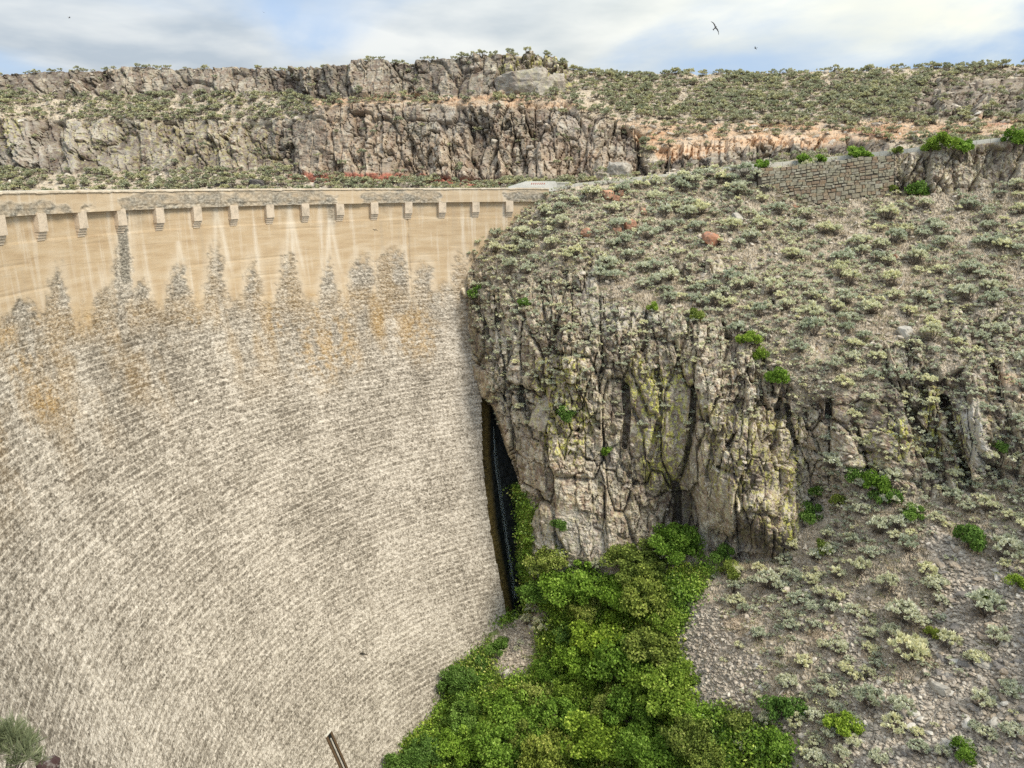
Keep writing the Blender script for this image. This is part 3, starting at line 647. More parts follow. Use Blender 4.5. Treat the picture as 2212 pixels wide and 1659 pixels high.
def rock_relief(x, y, z, lean=0.12, yk=82.0, seed=0, cells=((4.2, 11.0, 0.9, 0.7, 1), (1.7, 5.0, 0.58, 0.45, 2), (0.85, 1.6, 0.34, 0.24, 3), (0.42, 0.55, 0.20, 0.12, 4)), warp=1.0):
    """jointed rock: nested blocks set forward and back with sharp steps, open joints between"""
    a = yk*x/y+lean*z; b = z+0.10*x
    a = a+warp*(0.45*fbm(x*0.22, y*0.22, z*0.10, 3, 11+seed)+0.10*fbm(x*1.5, y*1.5, z*1.5, 2, 14+seed)); b = b+warp*(0.8*fbm(x*0.25, y*0.25, z*0.25, 3, 12+seed)+0.10*fbm(x*1.5, y*1.5, z*1.5, 2, 15+seed))
    d = 0; cell = 0; wt = (0.30, 0.50, 0.50, 0.42)
    am = np.clip(0.75+1.5*fbm(x*0.16, y*0.16, z*0.12, 3, 61+seed), 0.2, 1.5)
    for i, (ca, cb, amp, ck, sd_) in enumerate(cells):
        F1, F2, r, tl = vor(a/ca, b/cb, sd_+seed*7, box=(i < 3))
        e = F2-F1
        d = d+(am if i > 0 else 1.0)*(amp*((r-0.5)*1.5+tl*0.45)-ck*np.exp(-(e/0.05)**2))
        cell = cell+(r-0.5)*wt[i]
    d = d+0.10*fbm(x*0.5, y*0.5, z*4.0+0.8*x, 3, 19+seed)+0.09*fbm(x*3.5, y*3.5, z*3.0, 3, 23+seed)
    return d, np.clip(cell+0.5, 0, 1)
dr_, cell1 = rock_relief(x, y, z, lean=0.06+0.42*sstep(1740, 1960, px1)*sstep(480, 560, py1))
F1g, F2g, rg, tg = vor(x*2.4+0.3*fbm(x, y, z, 2, 5), (y*1.3+z*1.6)*2.0, 9)
soil = 0.42*fbm(x*0.35, y*0.35, z*0.35, 4, 41)+0.22*fbm(x*1.5, y*1.5, z*1.5, 4, 42)+0.07*RS.randn(*x.shape).clip(-2, 2)+0.16*sstep(0.55, 0.9, rg)*sstep(0.0, 0.35, F2g-F1g)
gravd = 0.16*(rg-0.3)*sstep(0.0, 0.3, F2g-F1g)+0.12*fbm(x*1.5, y*1.5, z*1.5, 3, 43)
edge_fix = sstep(0, 0.012, vv)                                          # keep the road edge straight
disp = (rock1*dr_+(1-rock1)*((1-grav1)*soil+grav1*gravd))*edge_fix
# keep relief small where the bank meets the dam toe
near_dam = sstep(1150, 1060, px1)*sstep(1330, 1380, py1)
disp = disp*(1-0.7*near_dam)
dirv = nrm*0.35+np.array([-0.05, -0.64, 0.16]); dirv /= np.linalg.norm(dirv, axis=2, keepdims=True)
rk = rock1[..., None]; dirv = dirv*rk+nrm*(1-rk)
G1_ = G0+dirv*disp[..., None]
lich1 = np.maximum.reduce([poly_mask(px1+wn[0]*20, py1+wn[1]*20, [(1150, 760), (1260, 760), (1290, 900), (1240, 1000), (1150, 960)], 20),
    poly_mask(px1+wn[0]*20, py1, [(1350, 760), (1500, 790), (1480, 1060), (1400, 1060), (1370, 900)], 20), 0.6*poly_mask(px1, py1, [(1500, 850), (1740, 900), (1720, 1200), (1520, 1050)], 25),
    poly_mask(px1, py1, [(1690, 980), (1730, 980), (1725, 1190), (1690, 1190)], 10), poly_mask(px1+wn[0]*10, py1, [(1910, 900), (1960, 900), (2010, 970), (1930, 1000)], 10),
    poly_mask(px1, py1, [(1990, 830), (2040, 830), (2040, 1020), (2000, 1020)], 12), 0.7*poly_mask(px1, py1, [(1850, 930), (1900, 930), (1900, 1060), (1850, 1060)], 15),
    0.8*poly_mask(px1, py1, [(2050, 880), (2090, 900), (2100, 1060), (2060, 1060)], 15), 0*px1+0.18])
pale1 = np.maximum.reduce([poly_mask(px1, py1, [(2070, 860), (2110, 880), (2150, 980), (2130, 1050), (2100, 990), (2075, 930)], 8), 0.7*poly_mask(px1, py1, [(1140, 860), (1180, 870), (1190, 930), (1165, 950), (1140, 920)], 8),
    0.7*poly_mask(px1, py1, [(1135, 1150), (1240, 1100), (1330, 1150), (1330, 1210), (1140, 1200)], 25), 0.5*poly_mask(px1, py1, [(1030, 680), (1120, 700), (1140, 1000), (1090, 900), (1040, 760)], 15),
    0.6*poly_mask(px1, py1, [(1260, 950), (1330, 960), (1340, 1010), (1270, 1060)], 15), 0.6*poly_mask(px1, py1, [(1250, 600), (1420, 620), (1430, 700), (1270, 720)], 20), 0.4*poly_mask(px1, py1, [(1480, 1130), (1640, 1180), (1640, 1215), (1480, 1180)], 10)])
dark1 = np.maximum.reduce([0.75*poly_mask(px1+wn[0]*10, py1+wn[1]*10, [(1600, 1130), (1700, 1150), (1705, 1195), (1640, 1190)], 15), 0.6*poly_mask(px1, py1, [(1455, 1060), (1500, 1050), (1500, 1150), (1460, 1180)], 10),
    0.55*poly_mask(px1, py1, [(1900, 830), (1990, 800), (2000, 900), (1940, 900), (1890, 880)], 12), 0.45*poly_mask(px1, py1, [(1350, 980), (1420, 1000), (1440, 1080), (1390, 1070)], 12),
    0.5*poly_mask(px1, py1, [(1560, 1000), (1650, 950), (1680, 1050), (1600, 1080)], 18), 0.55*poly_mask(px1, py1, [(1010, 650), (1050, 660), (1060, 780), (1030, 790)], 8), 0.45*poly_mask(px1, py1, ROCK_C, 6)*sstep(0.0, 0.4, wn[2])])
moss1 = np.maximum(poly_mask(px1+wn[0]*8, py1, [(1066, 930), (1084, 940), (1112, 1040), (1146, 1100), (1150, 1300), (1120, 1330), (1100, 1200), (1085, 1060)], 6),
                   0.85*poly_mask(px1+wn[0]*30, py1+wn[1]*30, [(960, 1440), (1040, 1360), (1140, 1260), (1300, 1240), (1560, 1200), (1490, 1290), (1470, 1420), (1560, 1530), (1700, 1600), (1700, 1990), (600, 1990), (870, 1640)], 12)*(1-grav1))
orange1 = np.maximum(0.8*poly_mask(px1+wn[0]*15, py1+wn[1]*15, [(2150, 780), (2240, 860), (2230, 900), (2150, 830)], 10), 0.35*sstep(0.15, 0.5, wn[0])*(1-rock1)*sstep(1050, 1150, py1))
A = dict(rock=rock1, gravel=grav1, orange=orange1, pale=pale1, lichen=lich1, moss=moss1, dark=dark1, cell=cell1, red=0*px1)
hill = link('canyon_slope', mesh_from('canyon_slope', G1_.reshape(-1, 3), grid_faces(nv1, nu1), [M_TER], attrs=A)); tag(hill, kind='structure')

# ------------------------------------------------------------------ FAR MESA (T2)
T2 = """-400 480 150|-400 400 160|-400 368 172|-400 250 177|-400 205 192|-400 158 198
0 480 138|0 408 150|0 370 163|0 330 165|0 250 169|0 205 186|0 152 190
300 480 132|300 405 146|300 368 158|300 330 160|300 255 164|300 208 180|300 142 184
600 480 126|600 402 140|600 368 150|600 330 152|600 262 156|600 208 168|600 140 172
700 400 136|700 378 143|700 330 145|700 238 149|700 216 157|700 134 160
900 480 118|900 400 131|900 388 137|900 330 139|900 232 142|900 216 150|900 122 153
1100 470 112|1100 400 124|1100 390 130|1100 330 132|1100 228 135|1100 212 142|1100 150 144|1100 112 146
1230 430 108|1240 396 122|1250 380 126|1250 320 128|1250 240 132|1250 200 142|1250 150 152
1380 405 110|1380 378 121|1380 350 123|1380 275 128|1380 200 148|1380 152 158
1600 380 107|1600 352 118|1600 315 121|1600 268 129|1600 200 147|1600 152 160
1900 350 105|1900 322 115|1900 290 118|1900 265 124|1900 200 139|1900 142 154
2212 315 103|2212 284 112|2212 262 118|2212 200 134|2212 130 148
2650 270 98|2650 235 108|2650 200 122|2650 120 140"""
cp2 = np.array([[float(v) for v in q.split()] for r in T2.split('\n') for q in r.split('|')])
rb2 = RBF(cp2[:, :2], cp2[:, 2])
RIMX = [-400, 0, 150, 300, 450, 600, 700, 800, 950, 1070, 1110, 1180, 1215, 1240, 1270, 1400, 1600, 1750, 1900, 2050, 2212, 2650]
RIMY = [165, 160, 151, 147, 150, 147, 143, 131, 128, 120, 113, 116, 135, 152, 158, 160, 160, 156, 149, 144, 139, 130]
BOTX = [-400, 1000, 1200, 1300, 1400, 1600, 1960, 2212, 2650]; BOTY = [480, 475, 432, 420, 408, 386, 348, 318, 262]
nu2, nv2, nb = 1240, 250, 14
uu2, vv2 = np.meshgrid(np.linspace(0, 1, nu2), np.linspace(0, 1, nv2))
px2 = -400+3050*uu2; bot = np.interp(px2, BOTX, BOTY); rim = np.interp(px2, RIMX, RIMY)
py2 = bot+(rim-bot)*vv2
G = P(px2, py2, rb2(px2, py2)); x, y, z = G[..., 0], G[..., 1], G[..., 2]
wn2 = (fbm(x*0.10, y*0.10, z*0.2, 4, 101), fbm(x*0.10, y*0.10, z*0.2, 4, 102), fbm(x*0.14, y*0.14, z*0.3, 4, 103))
xx, yy = px2+wn2[0]*30, py2+wn2[1]*12
low = poly_mask(xx, yy, [(-420, 248), (300, 262), (640, 262), (700, 232), (1230, 222), (1290, 250), (1390, 285), (1400, 378), (1240, 388), (1000, 392), (620, 372), (-420, 372)], 5)
upp = poly_mask(xx, yy, [(-420, 150), (640, 136), (1070, 110), (1240, 100), (1250, 195), (1180, 205), (660, 216), (640, 204), (-420, 206)], 4)
rt = np.maximum(0.9*poly_mask(xx, yy, [(2020, 170), (2650, 150), (2650, 250), (2212, 262), (1950, 262), (1960, 220)], 8), poly_mask(xx, yy, [(1430, 318), (1600, 292), (1900, 300), (1960, 322), (1600, 352), (1430, 375)], 6))
rock2 = np.maximum.reduce([low, upp, rt, 0.8*sstep(0.38, 0.55, wn2[2])*sstep(0.97, 0.9, vv2)])
nrm2 = grid_normals(G)
d2a, cell2 = rock_relief(x, y, z, lean=0.0, yk=150.0, seed=3, cells=((7.0, 12.0, 1.0, 0.8, 1), (2.6, 8.0, 1.1, 0.9, 2), (1.5, 2.6, 0.7, 0.5, 3), (0.8, 0.9, 0.25, 0.2, 4)), warp=1.3)
colm = vor((x+0.4*y)/2.2+0.25*wn2[0], z/9.0, 77)                       # taller joints in the basalt
soil2 = 0.4*fbm(x*0.25, y*0.25, z*0.25, 4, 141)+0.3*fbm(x*1.1, y*1.1, z*1.1, 4, 142)+0.07*RS.randn(*x.shape).clip(-2, 2)
disp2 = rock2*d2a+(1-rock2)*soil2
disp2 += -1.6*np.exp(-((py2-(387+4*wn2[1]))/4.0)**2)*sstep(620, 680, px2)*sstep(1260, 1180, px2)         # undercut at the foot
disp2 = disp2*sstep(0, 0.02, vv2)
dv2 = nrm2*0.35+np.array([-0.02, -0.64, 0.12]); dv2 /= np.linalg.norm(dv2, axis=2, keepdims=True); rk = rock2[..., None]; dv2 = dv2*rk+nrm2*(1-rk)
Gd = G+dv2*disp2[..., None]
# plateau behind the rim
back = []
for i in range(1, nb+1):
    dist = 3.0*(1.5**i-1)+2*i
    dirv = np.stack([P(px2[-1], py2[-1], 1.0)[:, 0], np.ones(nu2), np.zeros(nu2)], -1)
    q = G[-1]+dirv*dist; q[:, 2] += -0.006*dist-0.15+0.5*fbm(q[:, 0]*0.2, q[:, 1]*0.2, q[:, 0]*0, 3, 7)
    back.append(q)
Gf = np.concatenate([Gd, np.stack(back)], 0)
def padb(a, val=None):
    e = np.repeat(a[-1:], nb, 0) if val is None else np.full((nb, nu2), val); return np.concatenate([a, e], 0)
orange2 = np.maximum.reduce([poly_mask(xx, yy, [(1310, 250), (1420, 262), (1700, 268), (2650, 250), (2650, 300), (2212, 298), (1900, 306), (1640, 318), (1440, 345), (1380, 300)], 6),
    0.9*poly_mask(xx, yy, [(660, 214), (900, 208), (1200, 200), (1290, 240), (1230, 232), (1100, 226), (900, 226), (700, 236)], 4)])
red2 = np.maximum(poly_mask(xx, yy, [(620, 372), (1130, 388), (1130, 402), (620, 384)], 3)*0.95, 0.55*poly_mask(xx, yy, [(1820, 285), (2000, 272), (2650, 255), (2650, 285), (1900, 300)], 5)*sstep(0.0, 0.3, wn2[0]))
lich2 = np.maximum.reduce([0.9*poly_mask(xx, yy, [(-420, 225), (40, 225), (50, 340), (-420, 345)], 10), 0.55*poly_mask(xx, yy, [(120, 245), (600, 250), (600, 365), (120, 365)], 20), poly_mask(px2, py2, [(1085, 100), (1240, 100), (1240, 200), (1080, 190)], 8), 0*px2+0.12])
pale2 = np.maximum(0.6*poly_mask(xx, yy, [(-420, 250), (260, 250), (300, 370), (-420, 370)], 15)*sstep(0.4, 0.8, cell2), 0.6*poly_mask(xx, yy, [(800, 235), (1380, 230), (1380, 340), (800, 320)], 20)*sstep(-0.1, 0.4, wn2[0]))
ctr2 = poly_mask(xx, yy, [(650, 222), (1300, 222), (1395, 380), (650, 388)], 14)
dark2 = 0.56*rock2*(0.8+0.5*wn2[2])*(1-0.35*ctr2)+0.12*np.maximum(poly_mask(xx, yy, [(660, 225), (1300, 225), (1390, 380), (660, 385)], 10)*sstep(-0.25, 0.35, wn2[2]), rt*0.9)
orange2 = np.maximum(orange2, 0.24*ctr2*sstep(-0.35, 0.2, wn2[1]))
A2 = dict(rock=padb(rock2, 0.0), gravel=padb(0*px2), orange=padb(orange2, 0.0), pale=padb(pale2, 0.0), lichen=padb(lich2, 0.0), moss=padb(0*px2), dark=padb(dark2, 0.0), cell=padb(cell2), red=padb(red2, 0.0))
mesa = link('mesa_hillside', mesh_from('mesa_hillside', Gf.reshape(-1, 3), grid_faces(nv2+nb, nu2), [M_TERF], attrs=A2)); tag(mesa, kind='structure')
#PART2
# ------------------------------------------------------------------ lookup of ground points
def ground1(px, py):
    tp = np.interp(px, [900, 1150, 1200, 1260, 1400, 1560, 1600, 1640, 1960, 2212, 2520], [470, 437, 412, 400, 390, 366, 372, 366, 330, 300, 262])
    v = (py-tp)/(1990-tp); l = np.interp(380+1610*v, [0, 1290, 1480, 1640, 2000], [975, 975, 780, 650, 600])
    u = (px-l)/(2520-l); i = int(np.clip(v*(nv1-1), 0, nv1-1)); j = int(np.clip(u*(nu1-1), 0, nu1-1))
    return G1_[i, j], nrm[i, j]
def ground2(px, py):
    b = np.interp(px, BOTX, BOTY); r = np.interp(px, RIMX, RIMY); v = (b-py)/(b-r)
    i = int(np.clip(v*(nv2-1), 0, nv2-1)); j = int(np.clip((px+400)/3050*(nu2-1), 0, nu2-1))
    return Gd[i, j], nrm2[i, j]

# ------------------------------------------------------------------ vegetation prototypes
def tube_arrays(path, rads, k=5):
    path = np.asarray(path, float); V = []; F = []
    for i, p in enumerate(path):
        d = path[min(i+1, len(path)-1)]-path[max(i-1, 0)]; d /= np.linalg.norm(d)+1e-9
        a = np.cross(d, (0.31, 0.9, 0.2)); a /= np.linalg.norm(a)+1e-9; b = np.cross(d, a)
        for q in range(k):
            an = 2*math.pi*q/k; V.append(p+rads[i]*(a*math.cos(an)+b*math.sin(an)))
    for i in range(len(path)-1):
        for q in range(k): F.append((i*k+q, i*k+(q+1) % k, (i+1)*k+(q+1) % k, (i+1)*k+q))
    return np.array(V), np.array(F)
def join_arrays(parts):
    V = []; F = []; n = 0
    for v, f in parts: V.append(v); F.append(f+n); n += len(v)
    return np.concatenate(V), np.concatenate(F)
def blades(base, tip, width, rs):
    """a tapering quad from base to tip"""
    d = tip-base; r = rs.randn(*d.shape); s = np.cross(d, r); s /= np.linalg.norm(s, axis=1, keepdims=True)+1e-9
    w_ = np.asarray(width)[:, None]
    mid = base+0.55*d
    V = np.stack([base, mid-s*w_*0.5, tip, mid+s*w_*0.5], 1).reshape(-1, 3)
    return V, np.arange(len(V)).reshape(-1, 4)
def sph(n, rs):
    v = rs.randn(n, 3); return v/np.linalg.norm(v, axis=1, keepdims=True)
def sage_arrays(seed, nl, nb_, bw, lob=0.25, flat=0.75):
    rs = np.random.RandomState(seed)
    a = rs.rand(nl)*2*math.pi; r = np.sqrt(rs.rand(nl))*0.86; h = (0.16+0.86*np.sqrt(np.clip(1-r*r, 0, 1))*(0.7+0.5*rs.rand(nl)))*flat
    C = np.stack([r*np.cos(a), r*np.sin(a)*0.85, h], 1); LR = lob*(0.7+0.7*rs.rand(nl))
    B = []; T = []; W = []; R = []
    for i in range(nl):
        d = sph(nb_, rs); d[:, 2] = np.abs(d[:, 2])*0.9+d[:, 2]*0.25+0.1
        B.append(C[i]+d*LR[i]*0.25*rs.rand(nb_, 1)); T.append(C[i]+d*LR[i]*(0.65+0.5*rs.rand(nb_, 1))); W.append(bw*(0.7+0.6*rs.rand(nb_)))
        R.append(np.clip(0.12+0.5*rs.rand()+0.42*rs.rand(nb_), 0, 1))
    V, F = blades(np.concatenate(B), np.concatenate(T), np.concatenate(W), rs)
    R = np.repeat(np.concatenate(R), 4)
    st = []
    for i in range(0, nl, max(1, nl//12)):
        c = C[i]; st.append(tube_arrays([(c[0]*0.08, c[1]*0.08, -0.08), c*np.array([0.55, 0.55, 0.42]), c], [0.035, 0.022, 0.009], 3))
    n2 = 70                                                            # dead twigs in the skirt, extra dense and dark as shade under shrubs
    d = sph(n2, rs); d[:, 2] = np.abs(d[:, 2])*0.6; bV, bF = blades(d*0.1, d*np.array([0.85, 0.8, 0.5])*(0.6+0.5*rs.rand(n2, 1)), np.full(n2, 0.045), rs)
    SV, SF = join_arrays(st+[(bV, bF)])
    return V, F, R, SV, SF
def sage_proto(seed, nl, nb_, bw, lob=0.25, leaf=None, flat=0.75):
    V, F, R, SV, SF = sage_arrays(seed, nl, nb_, bw, lob, flat)
    return mesh_from('sage_foliage', V, F, [leaf or M_SAGE], attrs={'rnd': R}), mesh_from('sage_stem', SV, SF, [M_TWIG])
def merged_proto(name, seed, nl, nb_, bw, lob, leaf, flat=0.75):
    V, F, R, SV, SF = sage_arrays(seed, nl, nb_, bw, lob, flat)
    VV, FF = join_arrays([(V, F), (SV, SF)])
    me = mesh_from(name, VV, FF, [leaf, M_TWIG], mi=np.r_[np.zeros(len(F)), np.ones(len(SF))], attrs={'rnd': np.r_[R, np.zeros(len(SV))]})
    return me
def crown_arrays(seed, nl, nleaf, size, zf=0.8, lob=0.42, low=-0.1):
    rs = np.random.RandomState(seed)
    d = sph(nl*3, rs); d = d[d[:, 2] > low][:nl]; nl = len(d)
    C = d*np.array([0.72, 0.62, 0.62*zf])*(0.35+1.05*rs.rand(nl, 1)**0.8); C[:, 2] += 0.45*zf
    LR = lob*(0.38+0.85*rs.rand(nl)); B = []; R = []
    for i in range(nl):
        q = sph(nleaf, rs)*np.array([1, 1, 0.85]); q = q*(0.72+0.36*rs.rand(nleaf, 1)); q *= (1+0.25*np.sin(q[:, :1]*7+i)*np.sin(q[:, 1:2]*6+2*i))
        B.append(C[i]+q*LR[i]); R.append(np.clip(0.5*rs.rand()*0.7+0.65*rs.rand(nleaf), 0, 1))
    B = np.concatenate(B); n = len(B)
    t_ = sph(n, rs); V, F = blades(B-t_*size*0.5, B+t_*size*0.5, size*(0.55+0.5*rs.rand(n)), rs)
    tr = [tube_arrays([(0, 0, -0.45), (0.04, 0.02, -0.1), (0.02, 0.05, 0.25*zf)], [0.075, 0.055, 0.03], 6)]
    for i in range(0, nl, max(1, nl//7)): tr.append(tube_arrays([(0.03, 0.02, -0.05), C[i]*0.5+np.array([0, 0, .05]), C[i]], [0.04, 0.022, 0.008], 4))
    TV, TF = join_arrays(tr)
    return V, F, np.repeat(np.concatenate(R), 4), TV, TF
def crown_proto(seed, nl, nleaf, size, leaf, zf=0.8, lob=0.42, low=-0.1):
    V, F, R, TV, TF = crown_arrays(seed, nl, nleaf, size, zf, lob, low)
    return mesh_from('crown', V, F, [leaf], attrs={'rnd': R}), mesh_from('trunk', TV, TF, [M_BARK])
def place(rname, parts, loc, scale, rz, label, cat, group=None, tilt=(0, 0)):
    r = empty(rname, loc); r.rotation_euler = (tilt[0], tilt[1], rz); r.scale = scale if hasattr(scale, '__len__') else (scale,)*3
    for nm, me in parts: link(nm, me, r)
    tag(r, label, cat, group); return r

# ------------------------------------------------------------------ sagebrush: survey of the ground it grows on
def world_samples(Gg, W, n, rs):
    a = np.linalg.norm(np.cross(Gg[1:, :-1]-Gg[:-1, :-1], Gg[:-1, 1:]-Gg[:-1, :-1]), axis=2)*W[:-1, :-1]
    c = np.cumsum(a.ravel()); k = np.searchsorted(c, rs.rand(n)*c[-1]); return np.unravel_index(k, a.shape)
soilW = (1-rock1)*(1-0.93*grav1)*(1-moss1.clip(0, 1))
dens = soilW*(0.05+1.1*sstep(-0.18, 0.30, wn[1])+0.8*sstep(1650, 1300, px1)*sstep(620, 520, py1))+0.30*rock1*sstep(540, 600, py1)*sstep(800, 690, py1)+0.10*rock1*sstep(690, 800, py1)*sstep(960, 800, py1)+0.22*rock1*sstep(1750, 1950, px1)*sstep(560, 640, py1)*(py1 < 1060)
dens *= 1-0.9*line_mask(px1, py1, [(1760, 560), (1800, 640), (1820, 720)], 14)-0.0
dens *= 1-0.8*poly_mask(px1, py1, [(1960, 1490), (2080, 1440), (2040, 1560), (1970, 1560)], 14)
dens *= 1-0.85*poly_mask(px1, py1, [(2010, 460), (2140, 470), (2150, 600), (2080, 560)], 20)
dens *= (moss1 < 0.15); dens *= sstep(1010, 1050, px1); dens *= (px1 < 2400)*(py1 < 1850)
HAND = [(1585, 1280, 42, 'tall pale sagebrush at the top edge of the pale gravel fan'), (1660, 1275, 60, 'broad pale sagebrush beside the gravel fan, above bare tan soil'),
 (1700, 1330, 30, 'small yellowish sagebrush just right of the gravel fan top'), (1720, 1255, 42, 'pale sagebrush under the tip of the lichened crag, beside bare dirt'),
 (1760, 1360, 36, 'upright sagebrush in the middle of the lower slope'), (1735, 1440, 46, 'low sagebrush right of the pale gravel fan'), (1700, 1485, 50, 'dense pale sagebrush at the lower right rim of the gravel fan'),
 (1800, 1300, 44, 'open grey sagebrush on the mid slope above a dry gully'), (1860, 1240, 55, 'clumped sagebrush on red brown soil below the green bushes'), (1845, 1330, 46, 'pair-headed sagebrush on tan soil, mid lower slope'),
 (1810, 1410, 48, 'pale sagebrush on bare tan soil above the dark round bush'), (1870, 1460, 40, 'thin pale sagebrush left of the bare dirt patch'), (1920, 1280, 60, 'wide sagebrush at the head of the dark scree'),
 (1950, 1340, 75, 'wide sagebrush cluster on tan soil left of the scree channel'), (1960, 1425, 88, 'largest pale sagebrush, just above the bare dirt patch'), (2050, 1400, 60, 'pale sagebrush standing in the dark scree channel'),
 (1880, 1530, 82, 'large rounded sagebrush at the left edge of the dark scree'), (1850, 1500, 30, 'small grey twiggy sagebrush beside the large rounded one'), (1800, 1530, 40, 'pale sagebrush between dark round bush and large rounded sagebrush'),
 (2130, 1330, 90, 'broad sagebrush near the right edge, above the scree channel'), (2150, 1390, 62, 'pale sagebrush below the broad one near the right edge'), (2180, 1500, 56, 'sagebrush at the right edge beside slabby scree'),
 (2190, 1590, 60, 'sagebrush at the right edge low on the scree'), (2080, 1625, 62, 'sagebrush on scree beside a green bush, bottom right'), (2040, 1640, 46, 'pale sagebrush at the bottom edge on scree'),
 (1985, 1625, 50, 'bright sagebrush at the bottom edge left of a green bush'), (1900, 1650, 50, 'sagebrush at the bottom edge on gravel'), (1820, 1640, 46, 'sagebrush below the yellow green bush'), (1740, 1640, 44, 'sagebrush at the bottom edge between green bushes'),
 (1610, 1620, 52, 'whitish sagebrush at the bottom edge beside the green thicket'), (1860, 1110, 40, 'sagebrush beside the footpath at the top of the talus'), (1900, 1150, 56, 'pale sagebrush on the upper talus under the basalt foot'),
 (1960, 1190, 50, 'sagebrush on the upper talus left of the grey scree head'), (1940, 1140, 46, 'light sagebrush next to the curved dark green bush'), (2170, 1200, 70, 'dense sagebrush right of the grey scree head'),
 (2100, 1180, 44, 'sagebrush behind the dark green bush at the scree head'), (1840, 1180, 42, 'sagebrush on the talus below the footpath'), (1790, 1200, 36, 'small sagebrush on the talus near the crag tip'),
 (2020, 1270, 54, 'sagebrush standing alone on grey scree'), (1770, 1290, 34, 'small rounded sagebrush on the lower slope, center')]
rs = np.random.RandomState(11)
cand = []
for (hx_, hy_, hw_, lb) in HAND:
    g, n_ = ground1(hx_, hy_); cand.append((g, hw_/2*g[1]/FPX*1.12*1.05, hw_, hx_, hy_, lb))
ii_, jj_ = world_samples(G1_, dens, 16000, rs)
taken = [(c[0], c[1]) for c in cand]; TP = np.array([t_[0] for t_ in taken]); TR = np.array([t_[1] for t_ in taken])
small = []
for i, j in zip(ii_, jj_):
    g = G1_[i, j]; r = (0.42+1.05*rs.rand()**1.7)*(1.0 if py1[i, j] < 1100 else 0.98)
    if rock1[i, j] > 0.5: r *= 0.6
    if py1[i, j] > 1100 and 1480 < px1[i, j] < 2250: r *= 0.8
    dd = np.linalg.norm(TP-g, axis=1)
    if (dd < (TR+r)*0.60).any(): continue
    TP = np.vstack([TP, g]); TR = np.append(TR, r)
    cand.append((g, r, 2*r*FPX/g[1], px1[i, j], py1[i, j], None))
hand = cand[:len(HAND)]; rest = sorted(cand[len(HAND):], key=lambda c: -c[2]*(1 if (0 < c[3] < 2212 and c[4] < 1659) else 0))
N_IND = 275-len(hand)
indiv = hand+rest[:N_IND]; leftover = rest[N_IND:]
SG = [sage_proto(100+k, nl, 46, 0.12, 0.225, None, 0.85) for k, nl in enumerate((17, 22, 28, 20))]
SGT = ['pale', 'grey green', 'bright', 'silvery']
ZON = [((1150, 1330, 400, 470), 'beside the dam end', 'a'), ((1330, 1640, 370, 450), 'along the road edge above the hillside', 'b'), ((1640, 1950, 320, 380), 'on top of the stone retaining wall', 'c'), ((1640, 1950, 425, 500), 'right below the stone retaining wall', 'd'),
       ((1950, 2300, 280, 345), 'on the rim of the jointed basalt bank', 'e'), ((1950, 2300, 400, 500), 'below the jointed basalt bank', 'f'), ((1000, 1250, 470, 640), 'on the steep slope next to the dam face', 'g'),
       ((1250, 1450, 450, 560), 'on the slope among the orange boulders', 'h'), ((1450, 1640, 450, 560), 'on the hillside left of the retaining wall foot', 'i'), ((1250, 1640, 560, 720), 'on the brow just above the lichened crag', 'j'),
       ((1640, 1900, 500, 700), 'around the pale dirt gully on the hillside', 'k'), ((1900, 2300, 500, 700), 'on the open hillside above the right outcrops', 'l'), ((1640, 1900, 700, 900), 'on the hollow slope between crag and outcrops', 'm'),
       ((1900, 2300, 700, 1060), 'among the right outcrops', 'n'), ((1000, 1640, 700, 1200), 'clinging to the lichened crag', 'o'), ((1640, 1900, 1040, 1250), 'on the upper talus near the crag tip', 'p'), ((1900, 2300, 1060, 1300), 'on the upper talus near the scree head', 'q'),
       ((1480, 1800, 1250, 1480), 'around the pale gravel fan', 'r'), ((1800, 2050, 1300, 1500), 'on the tan soil of the lower slope', 's'), ((2050, 2400, 1300, 1900), 'on the dark scree near the edge', 't'), ((1400, 2050, 1480, 1900), 'low on the slope near the thicket', 'u')]
LMK = [(1318, 430, 'the orange boulder cluster'), (1361, 497, 'the bright orange boulder'), (1268, 509, 'the dull red boulder'), (1536, 527, 'the upright orange boulder'), (1593, 477, 'the long pale slab'), (1391, 462, 'the squarish brown boulder'),
       (1025, 635, 'the green bush at the dam edge'), (1412, 666, 'the tiny lime bush'), (1500, 682, 'the olive bush on the brow'), (1610, 738, 'the lime brow bushes'), (1678, 818, 'the lowest brow bush'), (1955, 722, 'the white outcrop rock'),
       (1945, 624, 'the forked bleached branch'), (1900, 548, 'the short bleached stick'), (1780, 440, 'the retaining wall foot'), (1925, 420, 'the retaining wall corner'), (2100, 420, 'the basalt bank foot'), (2075, 310, 'the basalt bank rim'),
       (1790, 640, 'the pale dirt gully'), (2100, 540, 'the bare dirt on the right hillside'), (1700, 1232, 'the white stone at the crag tip'), (1750, 1110, 'the dark bush beside the crag'), (1885, 1045, 'the curved green row'), (1970, 1105, 'the bush on the talus'),
       (2090, 1158, 'the bush at the scree head'), (1560, 1380, 'the pale gravel fan'), (1690, 1525, 'the dark round bush'), (1815, 1570, 'the spiky lime bush'), (2030, 1492, 'the pointed slab'), (2010, 1370, 'the channel bush'), (1960, 1425, 'the largest sagebrush'),
       (2130, 1330, 'the broad right edge sagebrush'), (2100, 945, 'the whitish leaning slab'), (1225, 893, 'the crag juniper'), (1175, 440, 'the dam end'), (1100, 500, 'the dam face'), (2160, 650, 'the broken rock on the right'), (2080, 1620, 'the bottom scree bush'),
       (1450, 590, 'the middle of the brow'), (1700, 600, 'the centre of the hillside'), (1850, 850, 'the hollow between outcrops'), (1280, 600, 'the rocky brow')]
seen_l = {}
